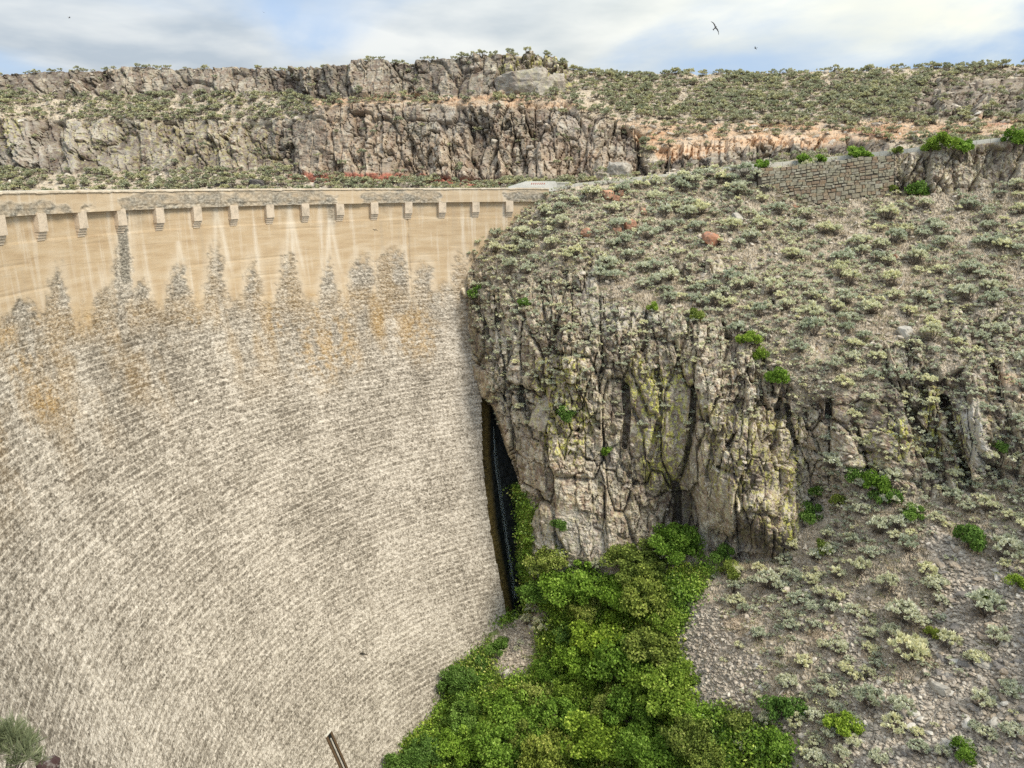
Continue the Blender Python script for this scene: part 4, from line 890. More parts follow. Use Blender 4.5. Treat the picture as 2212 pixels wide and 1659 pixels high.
def rel_label(base, qx, qy, mark=LMK):
    order = sorted(mark, key=lambda m: (m[0]-qx)**2+(m[1]-qy)**2)
    for rank in range(5):
        m = order[rank]; dx, dy = qx-m[0], qy-m[1]; dist = math.hypot(dx, dy)
        how = ('right' if dx > 0 else 'left') if abs(dx) > 1.6*abs(dy) else (('below' if dy > 0 else 'above') if abs(dy) > 1.6*abs(dx) else ('below right' if dx > 0 else 'below left') if dy > 0 else ('above right' if dx > 0 else 'above left'))
        how = how if how in ('above', 'below') else how+' of'
        far = 'just ' if dist < 45 else ('' if dist < 110 else 'well ')
        lab = '%s %s%s %s' % (base, far, how, m[2])
        if lab not in seen_l: break
    seen_l[lab] = seen_l.get(lab, 0)+1
    return lab
for k, (g, r, apx, qx, qy, lb) in enumerate(indiv):
    v = k % 4; f_, s_m = SG[v]
    zn = next((z_[1] for z_ in ZON if z_[0][0] <= qx < z_[0][1] and z_[0][2] <= qy < z_[0][3]), 'on the canyon side')
    szw = 'small' if r < 0.8 else ('medium' if r < 1.1 else 'big')
    lab = lb or rel_label('%s %s sagebrush' % (szw, SGT[v]), qx, qy)
    grp = 'sagebrush hand-high on the talus and scree' if lb else 'sagebrush %s' % zn
    place('sagebrush', [('foliage', f_), ('stem', s_m)], tuple(g-np.array([0, 0, 0.05])), (r*1.05, r*1.05, r*rs.uniform(0.95, 1.25)), rs.rand()*6.28, lab, 'shrub', grp, (rs.uniform(-.12, .12), rs.uniform(-.12, .12)))

# geometry-node scatter for what nobody could count
def gn_scatter(name, pts, scl, var, protos, mat_label=None, zs=None):
    me = bpy.data.meshes.new(name); me.from_pydata([tuple(p) for p in pts], [], [])
    for an, av, ty in (('scl', scl, 'FLOAT'), ('rz', np.random.RandomState(5).rand(len(pts))*6.28, 'FLOAT'), ('var', var, 'INT')):
        a = me.attributes.new(an, ty, 'POINT'); a.data.foreach_set('value', np.asarray(av, np.float32 if ty == 'FLOAT' else np.int32))
    o = link(name, me)
    ng = bpy.data.node_groups.new(name, 'GeometryNodeTree')
    ng.interface.new_socket('Geometry', in_out='INPUT', socket_type='NodeSocketGeometry'); ng.interface.new_socket('Geometry', in_out='OUTPUT', socket_type='NodeSocketGeometry')
    N = ng.nodes; Lk = ng.links; gi = N.new('NodeGroupInput'); go = N.new('NodeGroupOutput')
    jn = N.new('GeometryNodeJoinGeometry')
    for pm in reversed(protos):
        po = bpy.data.objects.new(name+'_piece', pm)
        oi = N.new('GeometryNodeObjectInfo'); oi.inputs['Object'].default_value = po; oi.inputs['As Instance'].default_value = True
        Lk.new(oi.outputs['Geometry'], jn.inputs[0])
    ip = N.new('GeometryNodeInstanceOnPoints'); Lk.new(gi.outputs[0], ip.inputs['Points']); Lk.new(jn.outputs[0], ip.inputs['Instance'])
    ip.inputs['Pick Instance'].default_value = True
    def na(nm, ty):
        a = N.new('GeometryNodeInputNamedAttribute'); a.data_type = ty; a.inputs['Name'].default_value = nm; return a.outputs[0]
    Lk.new(na('var', 'INT'), ip.inputs['Instance Index'])
    cb = N.new('ShaderNodeCombineXYZ'); Lk.new(na('rz', 'FLOAT'), cb.inputs[2]); Lk.new(cb.outputs[0], ip.inputs['Rotation'])
    Lk.new(na('scl', 'FLOAT'), ip.inputs['Scale'])
    Lk.new(ip.outputs[0], go.inputs[0])
    md = o.modifiers.new('scatter', 'NODES'); md.node_group = ng
    return o
MP = [merged_proto('low_sage', 200+k, nl, 24, 0.17, 0.25, M_SAGE, 0.95) for k, nl in enumerate((9, 12, 15))]
pts = [c[0]-np.array([0, 0, .05]) for c in leftover]; sc_l = [c[1] for c in leftover]
# far side
d2 = (1-rock2)*(1-0.75*orange2.clip(0, 1))*(0.22+1.0*sstep(-0.35, 0.2, wn2[1]+0.5*fbm(G[..., 0]*0.35, G[..., 1]*0.35, G[..., 2]*0.35, 2, 77)))*(1-0.6*red2)+0.012*rock2
d2 *= (vv2 < 0.995)*(1-0.85*poly_mask(px2, py2, [(1240, 345), (1600, 318), (1980, 300), (2000, 335), (1600, 380), (1240, 415)], 6))
rs = np.random.RandomState(12); i2, j2 = world_samples(Gd, d2, 9500, rs)
p2 = Gd[i2, j2]; cell_ = np.floor(p2/1.15).astype(int); _, uq = np.unique(cell_, axis=0, return_index=True); p2 = p2[uq]
s2_ = rs.uniform(0.45, 1.15, len(p2))
# the rim line and plateau carry a dense fringe
rj = rs.choice(nu2, 760); rp = np.stack([Gf[nv2-1+rs.randint(0, 5), j] for j in rj]); rsz = rs.uniform(0.45, 1.15, len(rj)); rp[:, 2] -= 0.42*rsz
MF = [merged_proto('far_sage', 230+k, nl, 16, 0.22, 0.30, M_SAGEF, 0.95) for k, nl in enumerate((8, 10, 13))]
allp = np.concatenate([np.array(pts), p2, rp]); alls = np.r_[sc_l, s2_, rsz]
vr = np.r_[rs.randint(0, 3, len(pts)), 3+rs.randint(0, 3, len(p2)+len(rp))]
o = gn_scatter('sagebrush_cover', allp, alls, vr, MP+MF); tag(o, 'countless small grey green sagebrush over the far mesa and slopes', 'shrubs', kind='stuff')
# dry grass and litter tufts on soil
def tuft(seed, n, col):
    r_ = np.random.RandomState(seed); d = sph(n, r_); d[:, 2] = np.abs(d[:, 2])+0.25
    b = np.c_[r_.randn(n, 2)*0.3, np.zeros(n)]; V, F = blades(b, b+d*np.array([.4, .4, .3]), np.full(n, 0.05), r_); return mesh_from('dry_tuft', V, F, [col], attrs={'rnd': np.repeat(r_.rand(n), 4)})
M_DRY = mat_leaf('dry_grass', [(0.0, (0.24, 0.185, 0.12)), (0.5, (0.43, 0.355, 0.25)), (1.0, (0.60, 0.52, 0.38))], 0.1)
M_DRYG = mat_leaf('dull_green_grass', [(0.0, (0.09, 0.10, 0.04)), (0.5, (0.20, 0.215, 0.09)), (1.0, (0.34, 0.34, 0.17))], 0.1)
rs = np.random.RandomState(13); gw = soilW*(px1 < 2400)*(py1 < 1850)+0.30*rock1*sstep(0, 0.3, wn[1])*sstep(900, 600, py1)
i3, j3 = world_samples(G1_, gw, 5200, rs); i4, j4 = world_samples(Gd, (1-rock2)+0.05, 2600, rs)
gp = np.concatenate([G1_[i3, j3], Gd[i4, j4]]); gs = np.r_[rs.uniform(0.4, 1.2, len(i3)), rs.uniform(0.7, 1.7, len(i4))]
o = gn_scatter('dry_grass', gp, gs, rs.choice(4, len(gp), p=[.36, .34, .15, .15]), [tuft(1, 30, M_DRY), tuft(2, 24, M_DRY), tuft(3, 26, M_DRYG), tuft(4, 20, M_DRYG)]); tag(o, 'dry tan and dull green grass tufts over the slopes', 'grass', kind='stuff')
# undergrowth under the thicket trees
rs = np.random.RandomState(14)
def clump(seed, mat, n=150, sz=0.10):
    r_ = np.random.RandomState(seed); b = r_.randn(n, 3)*np.array([.45, .45, .2])+np.array([0, 0, .3]); t_ = sph(n, r_)*sz
    V, F = blades(b-t_, b+t_, np.full(n, sz*1.0), r_); return mesh_from('leaf_clump', V, F, [mat], attrs={'rnd': np.repeat(r_.rand(n), 4)})
mw = (moss1 > 0.45)*1.0*(py1 < 1900)*(px1 > 800)
i5, j5 = world_samples(G1_, mw, 3200, rs)
o = gn_scatter('undergrowth', G1_[i5, j5], rs.uniform(0.7, 1.9, len(i5)), rs.choice(4, len(i5), p=[.55, .2, .1, .15]), [clump(11+k, M_GREEN[k]) for k in range(4)]); tag(o, 'low green undergrowth carpeting the canyon bottom', 'undergrowth', kind='stuff')

# ------------------------------------------------------------------ thicket trees and green bushes
TREE = [[crown_proto(300+10*m+k, 58, 190, 0.078, M_GREEN[m], 0.95, 0.25, -0.35) for k in range(2)] for m in range(4)]
BUSH = [[crown_proto(400+10*m+k, 13, 190, 0.15, M_GREEN[m], 0.75, 0.36, -0.3) for k in range(1)] for m in range(4)]
FINE = [crown_proto(450+m, 16, 230, 0.12, M_GREEN[m], 0.8, 0.34, -0.2) for m in range(4)]
TN = ['bright green', 'lime green', 'dark green', 'olive green']
trees = [(1262, 1335, 40, 3, 'small tree left above the brightest round tree'), (1185, 1455, 30, 0, 'small tree right beside the pale rubble patch'), (1330, 1520, 44, 3, 'small tree between the two lower lime trees'), (1255, 1505, 40, 1, 'small tree left of the lower middle'),
 (1060, 1575, 36, 1, 'small tree on the dam side near the bottom'), (1445, 1345, 36, 1, 'small tree at the thicket edge above the gravel fan'), (1510, 1555, 40, 0, 'small tree at the thicket edge below the gravel fan'), (1250, 1268, 66, 0, 'leafy tree against the foot of the lichened crag'), (1185, 1215, 44, 3, 'tree wedged between the wet slot and the crag'), (1385, 1225, 56, 3, 'tree at the upper rim of the thicket, under the crag'),
 (1460, 1195, 50, 0, 'flat-topped tree under the crag, right part of the rim'), (1400, 1300, 58, 3, 'tree between the crag and the bright round tree'), (1185, 1290, 46, 2, 'tree at the foot of the mossy slot'),
 (1300, 1375, 66, 1, 'bright round tree in the middle of the thicket'), (1340, 1455, 62, 0, 'tree right below the brightest round tree'), (1260, 1445, 52, 0, 'tree left below the brightest round tree'),
 (1175, 1520, 44, 3, 'tree below the pale rubble at the dam toe'), (1420, 1400, 58, 3, 'tree left of the pale gravel fan'), (1210, 1560, 66, 0, 'broad tree low in the thicket'), (1110, 1540, 54, 0, 'tree at the left of the thicket'),
 (1080, 1625, 60, 0, 'tree at the bottom edge, left part of the thicket'), (1290, 1610, 70, 1, 'tree at the bottom edge, middle of the thicket'), (1425, 1525, 66, 1, 'rounded tree beside the lower gravel fan'),
 (1490, 1600, 60, 3, 'tree at the lower right of the thicket'), (1370, 1545, 60, 0, 'tree between two lime trees low in the thicket'), (1400, 1640, 62, 0, 'tree at the bottom edge, right of middle'),
 (1195, 1650, 60, 3, 'tree at the bottom edge between two green trees'), (1340, 1300, 46, 0, 'small tree above the brightest round tree'), (1238, 1375, 38, 2, 'tree right of the pale rubble'),
 (990, 1480, 34, 2, 'small tree against the dam toe'), (1010, 1545, 44, 2, 'tree against the dam toe, second from it'), (985, 1610, 50, 0, 'tree hugging the dam toe near the bottom'), (915, 1635, 44, 2, 'tree farthest along the dam toe'),
 (1540, 1650, 52, 3, 'tree at the bottom edge beside the whitish sagebrush'), (1470, 1470, 44, 1, 'tree squeezed against the gravel fan'), (1140, 1600, 50, 3, 'tree between two dam side trees'), (870, 1660, 40, 2, 'tree at the bottom edge under the dam face')]
rs = np.random.RandomState(15)
for k, (qx, qy, qr, m, lb) in enumerate(trees):
    qx += rs.uniform(-7, 7); qy += rs.uniform(-7, 7)
    g, n_ = ground1(qx, qy+qr*0.55); r = qr*g[1]/FPX*1.16*1.08; pr = TREE[m][k % 2]
    place('thicket_tree', [('crown', pr[0]), ('trunk', pr[1])], tuple(g+np.array([0, 0, r*0.30])), (r*rs.uniform(.9, 1.2), r*rs.uniform(.9, 1.2), r*rs.uniform(0.75, 1.15)), rs.rand()*6.28, '%s %s' % (TN[m], lb), 'tree', 'thicket trees below the dam')
bushes = [(1075, 1395, 26, 2, 'low bush hugging the dam toe beside pale rubble'), (1045, 1430, 20, 2, 'low bush at the dam toe, just below another'), (1600, 1560, 36, 3, 'bush at the right end of the thicket'), (1690, 1525, 44, 2, 'round bush on tan soil left of the large sagebrush'),
 (1685, 1605, 38, 0, 'round bush below the dark round bush'), (1560, 1195, 28, 2, 'bush at the end of the thicket under the crag'), (1575, 1235, 24, 3, 'thin bush right of the thicket rim'), (1815, 1570, 42, 1, 'spiky bush with upright stems on the lower slope'),
 (1750, 1110, 28, 2, 'bush in the recess right of the crag tip'), (1768, 1060, 18, 2, 'small bush high in the recess right of the crag'), (1845, 1025, 20, 2, 'first bush of the curved row under the basalt foot'), (1885, 1045, 30, 0, 'second bush of the curved row under the basalt foot'),
 (1910, 1075, 26, 2, 'third bush of the curved row under the basalt foot'), (1970, 1105, 24, 2, 'bush right of the curved row, on the talus'), (2090, 1158, 36, 2, 'bush at the head of the grey scree'), (1225, 893, 22, 2, 'juniper-like bush growing from a crack in the crag'),
 (1312, 978, 16, 0, 'bush on a ledge of the crag'), (1210, 1130, 16, 2, 'bush low on the crag face'), (1026, 636, 20, 2, 'bush against the dam edge high on the slope'), (1130, 655, 14, 2, 'small bush near the dam edge on the brow'),
 (1610, 738, 24, 1, 'bush on the brow right of the crag top'), (1642, 770, 20, 1, 'bush on the brow, second going down'), (1678, 818, 24, 0, 'bush on the brow, third going down'), (1500, 682, 20, 3, 'bush on the crag brow'),
 (1412, 666, 12, 1, 'tiny bush on the crag brow'), (2080, 1620, 30, 0, 'bush among sagebrush on the bottom scree'), (2010, 1370, 20, 3, 'small bush in the scree channel'), (1775, 1185, 22, 3, 'bush on the talus under the crag tip'),
 (2200, 1255, 24, 1, 'bush at the right edge over grey twigs'), (2130, 1290, 22, 3, 'bush inside the broad sagebrush near the right edge'), (1815, 1085, 22, 3, 'bush on the path side of the talus'), (2160, 965, 16, 2, 'bush right of the whitish slab'),
 (1645, 352, 16, 0, 'bush leaning on the road barrier'), (1735, 350, 17, 0, 'bush on the wall top, left'), (1770, 345, 13, 0, 'bush on the wall top, left of middle'), (1845, 335, 19, 0, 'bush on the wall top, middle'), (1870, 338, 14, 0, 'bush on the wall top, right of middle'),
 (1940, 322, 12, 3, 'bush beside the end of the barrier'), (2040, 315, 24, 1, 'bush on the basalt bank rim'), (2075, 322, 20, 0, 'second bush on the basalt bank rim'), (2195, 302, 24, 0, 'bush at the right edge of the basalt bank rim'), (2010, 322, 16, 1, 'small bush on the basalt bank rim'),
 (1925, 415, 16, 3, 'bush at the corner of the stone wall'), (1985, 408, 20, 2, 'bush in the hollow under the basalt bank')]
for k, (qx, qy, qr, m, lb) in enumerate(bushes):
    g, n_ = ground1(qx, qy+qr*0.5); r = qr*g[1]/FPX*1.05*1.1; pr = FINE[m] if qr > 22 else BUSH[m][0]
    place('green_bush', [('crown', pr[0]), ('trunk', pr[1])], tuple(g+np.array([0, -0.15*r, 0.05*r])), (r, r, r*rs.uniform(0.95, 1.2)), rs.rand()*6.28, '%s %s' % (TN[m], lb), 'bush', 'green bushes on the canyon side')

ROADB = [(1262, 412), (1290, 405), (1325, 400), (1380, 392), (1420, 386), (1455, 380), (1480, 376), (1505, 374), (1530, 370), (1556, 372), (1582, 378), (1606, 392), (1622, 408), (1646, 420), (1212, 440), (1180, 452), (1190, 475), (1150, 500), (1118, 510), (1240, 430),
         (1620, 380), (1470, 392), (1500, 395), (1535, 392), (1568, 400)]
RLM = [(1204, 410, 'the end pier'), (1357, 378, 'the white marker post'), (1318, 430, 'the orange boulder cluster'), (1440, 380, 'the first barrier stretch'), (1505, 372, 'the barrier bend'), (1560, 366, 'the barrier dip'), (1640, 372, 'the retaining wall top corner'), (1150, 500, 'the dam face'), (1480, 400, 'the lush roadside row')]
for k, (qx, qy) in enumerate(ROADB):
    g, _ = ground1(qx, qy+18); r = rs.uniform(0.65, 1.0); f_, s_m = SG[k % 4]
    place('sagebrush', [('foliage', f_), ('stem', s_m)], tuple(g), (r, r, r*1.15), rs.rand()*6.28, rel_label('lush roadside sagebrush', qx, qy, RLM), 'shrub', 'sagebrush row under the road barrier')
# ------------------------------------------------------------------ stones
def ico():
    p = (1+5**.5)/2; v = np.array([(-1, p, 0), (1, p, 0), (-1, -p, 0), (1, -p, 0), (0, -1, p), (0, 1, p), (0, -1, -p), (0, 1, -p), (p, 0, -1), (p, 0, 1), (-p, 0, -1), (-p, 0, 1)])/math.hypot(1, p)
    f = np.array([(0, 11, 5), (0, 5, 1), (0, 1, 7), (0, 7, 10), (0, 10, 11), (1, 5, 9), (5, 11, 4), (11, 10, 2), (10, 7, 6), (7, 1, 8), (3, 9, 4), (3, 4, 2), (3, 2, 6), (3, 6, 8), (3, 8, 9), (4, 9, 5), (2, 4, 11), (6, 2, 10), (8, 6, 7), (9, 8, 1)])
    return v, f
ICV, ICF = ico()
def stone_v(rs, ax=(1, .7, .4), j=0.28, blocky=0.0):
    v = ICV*(1+rs.uniform(-j, j, (12, 1)))+rs.uniform(-j, j, (12, 3))*0.35
    if blocky: v = np.sign(v)*np.abs(v)**(1-blocky)
    return v*np.array(ax)
def rot(v, e): return v@np.array(Matrix.Rotation(e[2], 3, 'Z')@Matrix.Rotation(e[1], 3, 'Y')@Matrix.Rotation(e[0], 3, 'X')).T
def rot_batch(V, ang, ax):
    pass
rs = np.random.RandomState(21)
def scatter_stones(name, Gg, W, n, smin, smax, label, cat='stones', power=2.2):
    i, j = world_samples(Gg, W, n, rs); pr = [stone_v(rs, (1, rs.uniform(.5, .85), rs.uniform(.3, .55)), 0.25, 0.25) for _ in range(24)]
    Vs = []; R = []
    for a, b in zip(i, j):
        s = smin+(smax-smin)*rs.rand()**power
        v = rot(pr[rs.randint(24)], (rs.uniform(-.6, .6), rs.uniform(-.6, .6), rs.rand()*6.28))*s
        Vs.append(v+Gg[a, b]+np.array([0, 0, s*0.15])); R.append(rs.rand())
    V = np.concatenate(Vs); F = (ICF[None]+12*np.arange(len(Vs))[:, None, None]).reshape(-1, 3)
    o = link(name, mesh_from(name, V, F, [M_SCREEJ], attrs={'rnd': np.repeat(R, 12)})); tag(o, label, cat, kind='stuff'); return o
fr_ = (px1 < 2330)*(py1 < 1760)*(px1 > 1040)
scatter_stones('scree', G1_, (grav1 > .5)*fr_, 13000, 0.08, 0.30, 'loose grey and tan scree in fans and channels')
scatter_stones('rubble', G1_, (soilW > .4)*fr_*(0.25+(wn[0] > 0.0))+0.25*rock1*fr_*(wn[1] > 0.1), 8000, 0.07, 0.40, 'scattered angular rubble on the slopes', power=3.0)
scatter_stones('mesa_rubble', Gd, (1-rock2)*(vv2 < .99)+0.1, 5000, 0.12, 0.75, 'rubble and broken basalt below the far cliffs', power=3.0)
SCN = ['dark grey', 'tan', 'pale']
M_SC3 = [mat_stone('dark_scree_stone', [(0, (0.20, 0.18, 0.155)), (1, (0.27, 0.24, 0.205))]), mat_stone('tan_scree_stone', [(0, (0.40, 0.32, 0.23)), (1, (0.48, 0.39, 0.28))]), mat_stone('pale_scree_stone', [(0, (0.52, 0.48, 0.40)), (1, (0.66, 0.61, 0.52))])]
SM = [mesh_from('stone_block', rot(stone_v(rs, (1, rs.uniform(.55, .85), rs.uniform(.35, .6)), 0.22, 0.35), (0, 0, 0)), ICF, [M_SC3[_ % 3]]) for _ in range(9)]
def icosub(n):
    v = [tuple(q) for q in ICV]; f = [tuple(q) for q in ICF]
    for _ in range(n):
        mid = {}; nf = []
        def m(a, b):
            k = (min(a, b), max(a, b))
            if k not in mid:
                q = np.array(v[a])+np.array(v[b]); v.append(tuple(q/np.linalg.norm(q))); mid[k] = len(v)-1
            return mid[k]
        for a, b, c in f:
            x_, y_, z_ = m(a, b), m(b, c), m(c, a); nf += [(a, x_, z_), (b, y_, x_), (c, z_, y_), (x_, y_, z_)]
        f = nf
    return np.array(v), np.array(f)
IS = {n: icosub(n) for n in (2, 3)}
def polytope(rs, n=3, planes=11, ax=(1, .75, .6), rough_=0.02):
    v, f = IS[n]; N = sph(planes, rs); N = np.concatenate([N, np.eye(3), -np.eye(3)]); D_ = np.r_[rs.uniform(.72, 1.0, planes), rs.uniform(.75, .95, 6)]
    dt = v@N.T; r = np.min(np.where(dt > 0.05, D_[None]/np.maximum(dt, .05), 9), axis=1)
    o = rs.rand(3)*50; q = v*r[:, None]; q = q*(1+rough_*fbm(q[:, 0]*4+o[0], q[:, 1]*4+o[1], q[:, 2]*4+o[2], 3, 5)[:, None]*2.5)
    return q*np.array(ax), f
def far_attrs(n): return dict(rock=np.ones(n), cell=np.full(n, rs.uniform(.45, .65)), dark=np.full(n, .25), lichen=np.full(n, .3), pale=np.full(n, .5))
def add_stone(nm, g, s, lab, cat, grp, mat, e=None, ax=(1, .75, .6), blocky=0.4, j=0.2, lift=0.2):
    pv, pf = polytope(rs, 3 if s > 1.4 else 2, 8 if s > 1.4 else 10, ax, 0.07 if s > 1.4 else 0.05); me = mesh_from(nm, pv, pf, [mat], attrs=far_attrs(len(pv)) if mat in (M_TERF, M_TER) else None); o = link(nm, me, None, tuple(g+np.array([0, 0, s*lift])))
    o.scale = (s, s, s); o.rotation_euler = e or (rs.uniform(-.4, .4), rs.uniform(-.4, .4), rs.rand()*6.28); tag(o, lab, cat, grp); return o
SZ = [((1475, 1665, 1270, 1540), 'on the pale gravel fan'), ((1050, 1180, 1310, 1450), 'in the rubble at the dam toe'), ((1990, 2300, 1120, 1400), 'in the upper scree channel'), ((1900, 2300, 1400, 1560), 'on the slabby middle scree'), ((1500, 2300, 1560, 1900), 'on the lowest dark scree')]
ia, ja = world_samples(G1_, (grav1 > .6)*(px1 < 2230)*(py1 < 1680)*(0.35+1.6*(px1 > 1950)), 150, rs)
for a, b in zip(ia, ja):
    s = rs.uniform(0.28, 0.62)*(0.75 if px1[a, b] < 1700 else 1.0); zn = next((q[1] for q in SZ if q[0][0] <= px1[a, b] < q[0][1] and q[0][2] <= py1[a, b] < q[0][3]), 'in the narrow gravel strip')
    vq = rs.randint(9); o = link('loose_stone', SM[vq], None, tuple(G1_[a, b]+np.array([0, 0, 0.1*s]))); o.scale = (s, s, s*rs.uniform(.5, .9)); o.rotation_euler = (rs.uniform(-.5, .5), rs.uniform(-.5, .5), rs.rand()*6.28)
    tag(o, rel_label('%s %s stone' % (SCN[vq % 3], 'wide flat' if s > .48 else ('middling angular' if s > .36 else 'short angular')), px1[a, b], py1[a, b]), 'stone', 'loose stones %s' % zn)
for qx, qy, qs, lb in ((1318, 426, .95, 'topmost orange boulder of the cluster near the dam end'), (1330, 436, .65, 'smaller orange boulder right under the topmost one'), (1342, 424, .55, 'orange block at the right of the cluster near the dam end'), (1391, 462, .75, 'squarish orange brown boulder on the slope'),
                       (1361, 497, 1.15, 'bright orange boulder above pale sagebrush'), (1268, 509, .9, 'dull red boulder left of the bright orange one'), (1335, 505, .7, 'rusty boulder between the dull red and bright orange ones'), (1536, 527, 1.15, 'upright orange boulder on the mid hillside'),
                       (1930, 560, .5, 'small orange stone on the right hillside'), (1720, 452, .5, 'red brown stone at the retaining wall foot')):
    g, _ = ground1(qx, qy); add_stone('orange_boulder', g, qs, lb, 'boulder', 'orange boulders on the slope', M_ORANGE, ax=(.9, .7, .75))
for qx, qy, qs, lb, ax in ((1593, 477, 1.2, 'long pale slab lying on the upper hillside', (1.1, .5, .35)), (1095, 1458, .55, 'round white stone at the edge of the thicket', (1, 1, 1)), (2030, 1492, 1.1, 'pale pointed slab beside the bare dirt patch', (1.0, .45, .3)),
                       (1955, 722, 1.1, 'bright white rock crowning the right outcrop', (.8, .6, 1.0)), (1700, 1232, .5, 'white stone below the crag tip', (1, .8, .6)), (1745, 1280, .5, 'pale flat stone near a sagebrush on the lower slope', (1, .6, .3)),
                       (1170, 900, 1.7, 'whitish block bulging from the crag', (.75, .5, 1.3)), (2130, 1440, .9, 'grey slab among the slabby middle scree, largest there', (1, .6, .35))):
    g, _ = ground1(qx, qy); add_stone('pale_boulder', g, qs, lb, 'boulder', None, M_TER if 'block' in lb else M_PALE, ax=ax)
# blocks on the far mesa
for qx, qy, qs, m, lb, ax in ((1128, 184, 4.6, M_TERF, 'huge flat-faced grey block on top of the far cliff', (1.0, .7, .62)), (1172, 190, 3.0, M_TERF, 'grey block right of the huge flat-faced one', (.8, .7, .8)), (1205, 186, 2.4, M_TERF, 'narrow grey block at the cliff end', (.7, .7, 1)),
      (1338, 372, 2.0, M_PALE, 'pale block fallen at the cliff end', (1, .7, .8)), (1300, 385, 1.5, M_TERF, 'small fallen block by the road bend', (1, .7, .7)), (560, 400, 1.6, M_BASD, 'dark block behind the parapet', (1, .7, .8)), (480, 398, 1.3, M_BASD, 'smaller dark block behind the parapet', (1, .7, .8)), (880, 402, 1.4, M_TERF, 'grey block above the parapet, right of the red bank', (1, .7, .6))):
    g, _ = ground2(qx, qy); add_stone('cliff_block', g, qs, lb, 'boulder', None, m, e=(rs.uniform(-.15, .15), rs.uniform(-.15, .15), rs.uniform(-.5, .5)), ax=ax, blocky=.5, j=.16, lift=0)
rimr = [(1240, 4), (1262, 3), (1320, 3), (1395, 4), (1415, 3.5), (1450, 3), (1480, 4), (1510, 3.4), (1535, 3), (1590, 4), (1605, 3), (1660, 3), (1690, 3), (1740, 5), (1775, 4), (1800, 3), (1850, 3), (1900, 3.4), (1960, 3), (2090, 3.4), (2150, 4), (2185, 3)]
for k, (qx, qs) in enumerate(rimr):
    j = int((qx+400)/3050*(nu2-1)); g = Gf[nv2+2, j]
    add_stone('rim_rock', g, qs*0.33, rel_label('dark basalt rock on the skyline', qx, 150, [(1240, 150, 'the far cliff end'), (1390, 150, 'the skyline dip'), (1545, 150, 'the skyline under the hawk'), (1700, 150, 'the middle of the plateau edge'), (1860, 150, 'the plateau above the stone wall'), (2060, 150, 'the plateau above the basalt bank'), (2200, 150, 'the right end of the skyline')]), 'rock', 'dark basalt rocks on the skyline', M_BASD, lift=0.55)

# ------------------------------------------------------------------ stone retaining wall by the road
wall = empty('retaining_wall', tuple(P(1790, 440, 97.6))); tag(wall, 'long retaining wall of reddish rubble stone holding up the road', 'wall')
def wchild(nm, me): o = link(nm, me, wall); o.matrix_parent_inverse = Matrix.Translation(-wall.location); return o
TL, TR_, BR, BL = P(1638, 366, 98.8), P(1931, 333, 98.4), P(1931, 426, 97.3), P(1638, 452, 97.6)
def wall_pt(u, v, o=0.0):
    p = (1-v)*((1-u)*BL+u*BR)+v*((1-u)*TL+u*TR_); return p+np.array([0.02, -1, 0.12])*o
nW = Boxes(); c8 = np.array([wall_pt(0, 0, -.6), wall_pt(1, 0, -.6), wall_pt(1, 0, 0), wall_pt(0, 0, 0), wall_pt(0, .985, -.6), wall_pt(1, .985, -.6), wall_pt(1, .985, 0), wall_pt(0, .985, 0)]); nW.hexa(c8)
M_MORT = mat_plain('dark_mortar', (0.07, 0.058, 0.045)); wchild('mortar_core', nW.mesh('mortar_core', [M_MORT]))
wl = np.linalg.norm(BR-BL); hh = 0.5*(np.linalg.norm(TL-BL)+np.linalg.norm(TR_-BR))
rs = np.random.RandomState(31); v = 0.0; cnt = 0
vs = [0.0]
while vs[-1] < 1: vs.append(vs[-1]+rs.uniform(0.30, 0.56)/hh)
vs = np.array(vs)/vs[-1]
for r0, r1 in zip(vs[:-1], vs[1:]):
    u = rs.uniform(-0.02, 0.0)
    while u < 1:
        wd = rs.uniform(0.36, 1.02)/wl; u1 = min(u+wd, 1.0); u0 = max(u, 0)
        # the slope covers the lower left corner
        if cnt < 300 and u1-u0 > 0.008 and not ((u1*1.0) < 0.26*(1-r1*1.15)):
            g = 0.018/wl; gv = 0.016/hh; vj = rs.uniform(-.22, .22, 4)*(r1-r0)+0.25*(r1-r0)*math.sin(u0*17+r0*9)
            cr = [(u0+g, r0+gv+vj[0]), (u1-g, r0+gv+vj[1]), (u1-g, r1-gv+vj[2]), (u0+g, r1-gv+vj[3])]
            cm_ = ((u0+u1)/2, (r0+r1)/2); dpt = rs.uniform(.05, .13)
            V = [wall_pt(a, b, -0.02) for a, b in cr]
            for (a, b), k in zip(cr, (0.9,)*4): V.append(wall_pt(cm_[0]+(a-cm_[0])*k*rs.uniform(.93, 1.04), cm_[1]+(b-cm_[1])*k*rs.uniform(.9, 1.04), dpt*.7))
            for (a, b) in cr: V.append(wall_pt(cm_[0]+(a-cm_[0])*0.7, cm_[1]+(b-cm_[1])*0.7, dpt*.8+rs.uniform(-.03, .03)))
            V = np.array(V); ctr = V.mean(0)
            F = [(0, 1, 5, 4), (1, 2, 6, 5), (2, 3, 7, 6), (3, 0, 4, 7), (4, 5, 9, 8), (5, 6, 10, 9), (6, 7, 11, 10), (7, 4, 8, 11), (8, 9, 10, 11)]
            me = mesh_from('stone', V-ctr, np.array(F), [M_WALL]); o = link('stone', me, wall, tuple(ctr-np.array(wall.location))); cnt += 1
        u = u1

